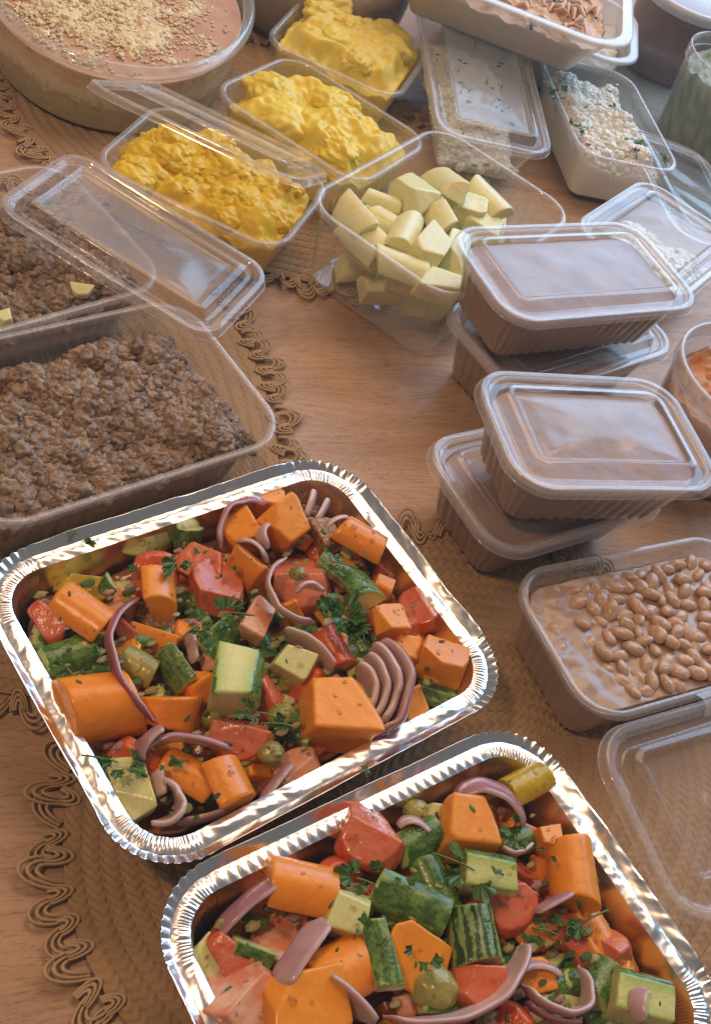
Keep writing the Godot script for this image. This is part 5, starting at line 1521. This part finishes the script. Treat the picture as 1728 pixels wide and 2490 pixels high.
	piece("tomato_wedge", "tomato flesh right of the purple onion strip", "tomato", "vegetables in the lower foil tray", "pale_tomato", "wedge", Vector3(22.1, 14.7, 18.4), Vector3(0.0549, 0.0360, -0.2066), 61.3, 0, 0, 34)
	piece("tomato_wedge", "light orange tomato wedge at the left near wall", "tomato", "vegetables in the lower foil tray", "pale_tomato", "wedge", Vector3(30.4, 22.1, 27.6), Vector3(0.0455, 0.0460, -0.1757), 70.6, -20, 0, 35)
	piece("tomato_wedge", "tomato under the mixed herbs at the right", "tomato", "vegetables in the lower foil tray", "tomato", "wedge", Vector3(27.6, 18.4, 22.1), Vector3(0.1763, 0.0380, -0.2728), 15.0, 0, 0, 36)
	piece("tomato_wedge", "tomato piece at the bottom beside the thin onion arc", "tomato", "vegetables in the lower foil tray", "pale_tomato", "wedge", Vector3(23.9, 16.6, 20.2), Vector3(0.1804, 0.0380, -0.2307), 14.3, 0, 0, 37)
	piece("tomato_wedge", "tomato half buried in the lower right of the tray", "tomato", "vegetables in the lower foil tray", "tomato", "wedge", Vector3(27.6, 18.4, 23.9), Vector3(0.1935, 0.0280, -0.2539), -17.8, 0, 0, 38)
	piece("tomato_wedge", "shadowed tomato in the far right part of the lower tray", "tomato", "vegetables in the lower foil tray", "tomato", "wedge", Vector3(27.6, 18.4, 23.9), Vector3(0.1680, 0.0260, -0.3365), 5.2, 0, 0, 39)
	onion("broad purple onion strip near the far left corner of the lower tray", [Vector3(0.0200, 0.0400, -0.1959), Vector3(0.0237, 0.0480, -0.2062), Vector3(0.0333, 0.0520, -0.2234), Vector3(0.0414, 0.0460, -0.2355)], 0.0085, 0.0032, Vector3(.3,.8,.5), 0.8, "onion in the lower foil tray")
	onion("thick arched purple onion over the carrot cube", [Vector3(0.1044, 0.0460, -0.3065), Vector3(0.1089, 0.0540, -0.3134), Vector3(0.1211, 0.0580, -0.3173), Vector3(0.1350, 0.0560, -0.3145), Vector3(0.1422, 0.0480, -0.3107)], 0.013, 0.0034, Vector3(0,.7,.7), 0.75, "onion in the lower foil tray")
	onion("pale violet onion strip lying across the left tomatoes", [Vector3(0.0611, 0.0560, -0.2175), Vector3(0.0559, 0.0580, -0.1983), Vector3(0.0522, 0.0540, -0.1831)], 0.0088, 0.003, Vector3(.6,.8,.3), 0.5, "onion in the lower foil tray")
	onion("big wet purple onion arc along the bottom of the picture", [Vector3(0.1021, 0.0460, -0.1927), Vector3(0.1197, 0.0540, -0.1952), Vector3(0.1402, 0.0580, -0.2087), Vector3(0.1510, 0.0580, -0.2273), Vector3(0.1540, 0.0500, -0.2478)], 0.012, 0.0034, Vector3(.1,.9,.3), 0.75, "onion in the lower foil tray")
	onion("small glossy onion strip under the tall carrot block", [Vector3(0.1561, 0.0500, -0.2671), Vector3(0.1634, 0.0540, -0.2743), Vector3(0.1702, 0.0540, -0.2822)], 0.008, 0.003, Vector3(.1,.9,.3), 0.7, "onion in the lower foil tray")
	onion("pink onion piece behind the red tomato wedge", [Vector3(0.0813, 0.0480, -0.2805), Vector3(0.0871, 0.0520, -0.2844), Vector3(0.0968, 0.0500, -0.2840)], 0.012, 0.003, Vector3(0,.8,.5), 0.3, "onion in the lower foil tray")
	onion("thin purple onion arc at the lower right", [Vector3(0.1589, 0.0480, -0.2310), Vector3(0.1717, 0.0520, -0.2253), Vector3(0.1864, 0.0520, -0.2295), Vector3(0.1902, 0.0500, -0.2418), Vector3(0.1847, 0.0460, -0.2528)], 0.0075, 0.003, Vector3(0,.9,.3), 0.6, "onion in the lower foil tray")
	onion("purple onion strip running off the bottom edge beside the carrot", [Vector3(0.0725, 0.0520, -0.1961), Vector3(0.0849, 0.0540, -0.1921), Vector3(0.0979, 0.0500, -0.1871)], 0.011, 0.003, Vector3(.4,.9,.2), 0.6, "onion in the lower foil tray")
	onion("brown onion sliver lying on the corner zucchini chunk", [Vector3(0.2094, 0.0620, -0.2482), Vector3(0.2078, 0.0630, -0.2398), Vector3(0.2111, 0.0600, -0.2328)], 0.006, 0.0022, Vector3(.5,.8,.3), 0.3, "onion in the lower foil tray")
	onion("pink onion flake on the pale zucchini half disc", [Vector3(0.1338, 0.0520, -0.2892), Vector3(0.1402, 0.0540, -0.2888), Vector3(0.1466, 0.0520, -0.2968)], 0.008, 0.0025, Vector3(0,.9,.4), 0.4, "onion in the lower foil tray")
	onion("dark purple onion strip at the bottom between the arcs", [Vector3(0.1633, 0.0400, -0.2270), Vector3(0.1753, 0.0420, -0.2241), Vector3(0.1900, 0.0400, -0.2289)], 0.012, 0.003, Vector3(0,.9,.3), 1, "onion in the lower foil tray")
	onion("pink strand among the herbs at the right of the lower tray", [Vector3(0.1540, 0.0460, -0.2371), Vector3(0.1651, 0.0480, -0.2446), Vector3(0.1778, 0.0460, -0.2453)], 0.006, 0.003, Vector3(0,.9,.4), 0.3, "onion in the lower foil tray")
	parsley("parsley sprig behind the pale cube in the lower tray", Vector3(0.0697, 0.0580, -0.2407), 1.3, 7, 40, "parsley in the lower foil tray")
	parsley("parsley leaf on the long dark zucchini", Vector3(0.0900, 0.0640, -0.2446), 0.9, 3, 41, "parsley in the lower foil tray")
	parsley("parsley leaf hanging over the leaf topped zucchini cube", Vector3(0.1194, 0.0680, -0.2635), 1.5, 4, 42, "parsley in the lower foil tray")
	parsley("dark parsley leaf on the pale half disc", Vector3(0.1383, 0.0580, -0.2976), 1.2, 4, 43, "parsley in the lower foil tray")
	parsley("bright parsley leaf on the middle carrot chunk", Vector3(0.1067, 0.0600, -0.2223), 1.2, 3, 44, "parsley in the lower foil tray")
	parsley("parsley flakes on the pale cube at left", Vector3(0.0773, 0.0620, -0.2190), 0.7, 3, 45, "parsley in the lower foil tray")
	parsley("herb sprig among the mixed bits at right", Vector3(0.1805, 0.0540, -0.2708), 1.2, 6, 46, "parsley in the lower foil tray")
	parsley("parsley flake on the tall carrot block", Vector3(0.1527, 0.0660, -0.2916), 0.6, 2, 47, "parsley in the lower foil tray")
	parsley("parsley flake on the yellow green wedge", Vector3(0.1062, 0.0620, -0.2577), 0.5, 2, 48, "parsley in the lower foil tray")
	parsley("parsley leaf at the right wall of the lower tray", Vector3(0.1695, 0.0520, -0.2597), 0.9, 4, 49, "parsley in the lower foil tray")
	dressing("oil drops and herb flecks clinging to the vegetables of the lower foil tray", 10)


# the wet bottom layer of a salad tray: a bed of small chopped bits in juice
func salad_bed(label: String, x: float, z: float, yaw: float, sx: float, sz: float, y: float, sd: int) -> void:
	var t := thing("salad_bed", label, "salad", Vector3(x, y, z), deg_to_rad(-yaw))
	t.set_meta("kind", "stuff")
	rng.seed = sd * 101
	var top := func(px, pz): return 0.025 + 0.006 * fn.get_noise_2d(px * 2200.0 + sd * 400.0, pz * 2200.0)
	var bed := fill_mesh(sx + 0.01, sz + 0.01, 0.027, 0.045, 0.0125, 0.0, top, tone(Color(0.20, 0.055, 0.018), Color(0.34, 0.13, 0.03), 4500.0), 0.007, 60.0, 0.0015)
	part("juicy_layer", bed, M.salad_base, t, "stuff")
	var shapes := [lump("carrot", "block", Vector3(0.020, 0.015, 0.016), 201, 12, 60.0), lump("tomato", "wedge", Vector3(0.024, 0.018, 0.02), 202, 14, 34.0), lump("zucchini", "half", Vector3(0.02, 0.016, 0.018), 203, 14, 50.0), lump("pale_tomato", "block", Vector3(0.016, 0.010, 0.012), 204, 12, 34.0), lump("olive", "ball", Vector3(0.014, 0.012, 0.012), 205, 8), crumb(206, 4, 0.5), crumb(207, 4, 0.5)]
	var xf := []
	var cc := []
	for k in shapes.size():
		xf.append([])
		cc.append([])
	for i in 150:
		var px := rng.randf_range(-0.5, 0.5) * (sx - 0.034)
		var pz := rng.randf_range(-0.5, 0.5) * (sz - 0.034)
		var k := [0, 2, 2, 1, 3, 2, 0, 4][i % 8] as int
		xf[k].append(Transform3D(rand_basis().scaled(Vector3.ONE * rng.randf_range(0.6, 1.05)), Vector3(px, rng.randf_range(0.021, 0.034), pz)))
		cc[k].append(Color.WHITE)
	for i in 420:
		var px := rng.randf_range(-0.5, 0.5) * (sx - 0.024)
		var pz := rng.randf_range(-0.5, 0.5) * (sz - 0.024)
		var k := 5 + i % 2
		var r := rng.randf_range(0.0008, 0.0022)
		xf[k].append(Transform3D(rand_basis().scaled(Vector3(r * 1.8, r * 0.7, r)), Vector3(px, rng.randf_range(0.030, 0.042), pz)))
		cc[k].append([Color(0.45, 0.40, 0.13), Color(0.10, 0.17, 0.03), Color(0.55, 0.30, 0.25), Color(0.60, 0.52, 0.25)][rng.randi() % 4])
	scatter("chopped_bit", shapes, M.salad_base, xf, cc, t)


# drops of oil and flecks of herb that lie on the pieces placed so far
func dressing(label: String, sd: int) -> void:
	var t := thing("salad_dressing", label, "dressing", Vector3.ZERO)
	t.set_meta("kind", "stuff")
	rng.seed = sd
	var shapes := [crumb(61, 4, 0.4), crumb(62, 4, 0.4)]
	var xf := [[], []]
	var cc := [[], []]
	var drops := [[]]
	var dc := [[]]
	for i in spots.size():
		var n: Vector3 = spots[i][1]
		var p: Vector3 = spots[i][0]
		var side := n.cross(Vector3(0.3, 0.2, 1.0)).normalized()
		var b := Basis(side, n, side.cross(n)) * Basis(Vector3.UP, rng.randf() * TAU)
		if i % 17 == 0:
			var r := rng.randf_range(0.0005, 0.0013)
			xf[i % 2].append(Transform3D(b.scaled_local(Vector3(r * 1.9, r * 0.45, r * 0.8)), p + n * r * 0.2))
			cc[i % 2].append([Color(0.06, 0.13, 0.02), Color(0.09, 0.18, 0.03), Color(0.04, 0.09, 0.015), Color(0.40, 0.36, 0.14)][rng.randi() % 4])
		elif i % 9 < 3:
			var r := rng.randf_range(0.0003, 0.0010) if rng.randf() < 0.85 else rng.randf_range(0.001, 0.0016)
			drops[0].append(Transform3D(b.scaled_local(Vector3(r * rng.randf_range(1.0, 1.8), r * 0.55, r)), p + n * r * 0.15))
			dc[0].append(Color.WHITE)
	scatter("herb_fleck", shapes, M.parsley, xf, cc, t)
	scatter("oil_drop", [crumb(63, 6, 0.15)], M.drop, drops, dc, t)
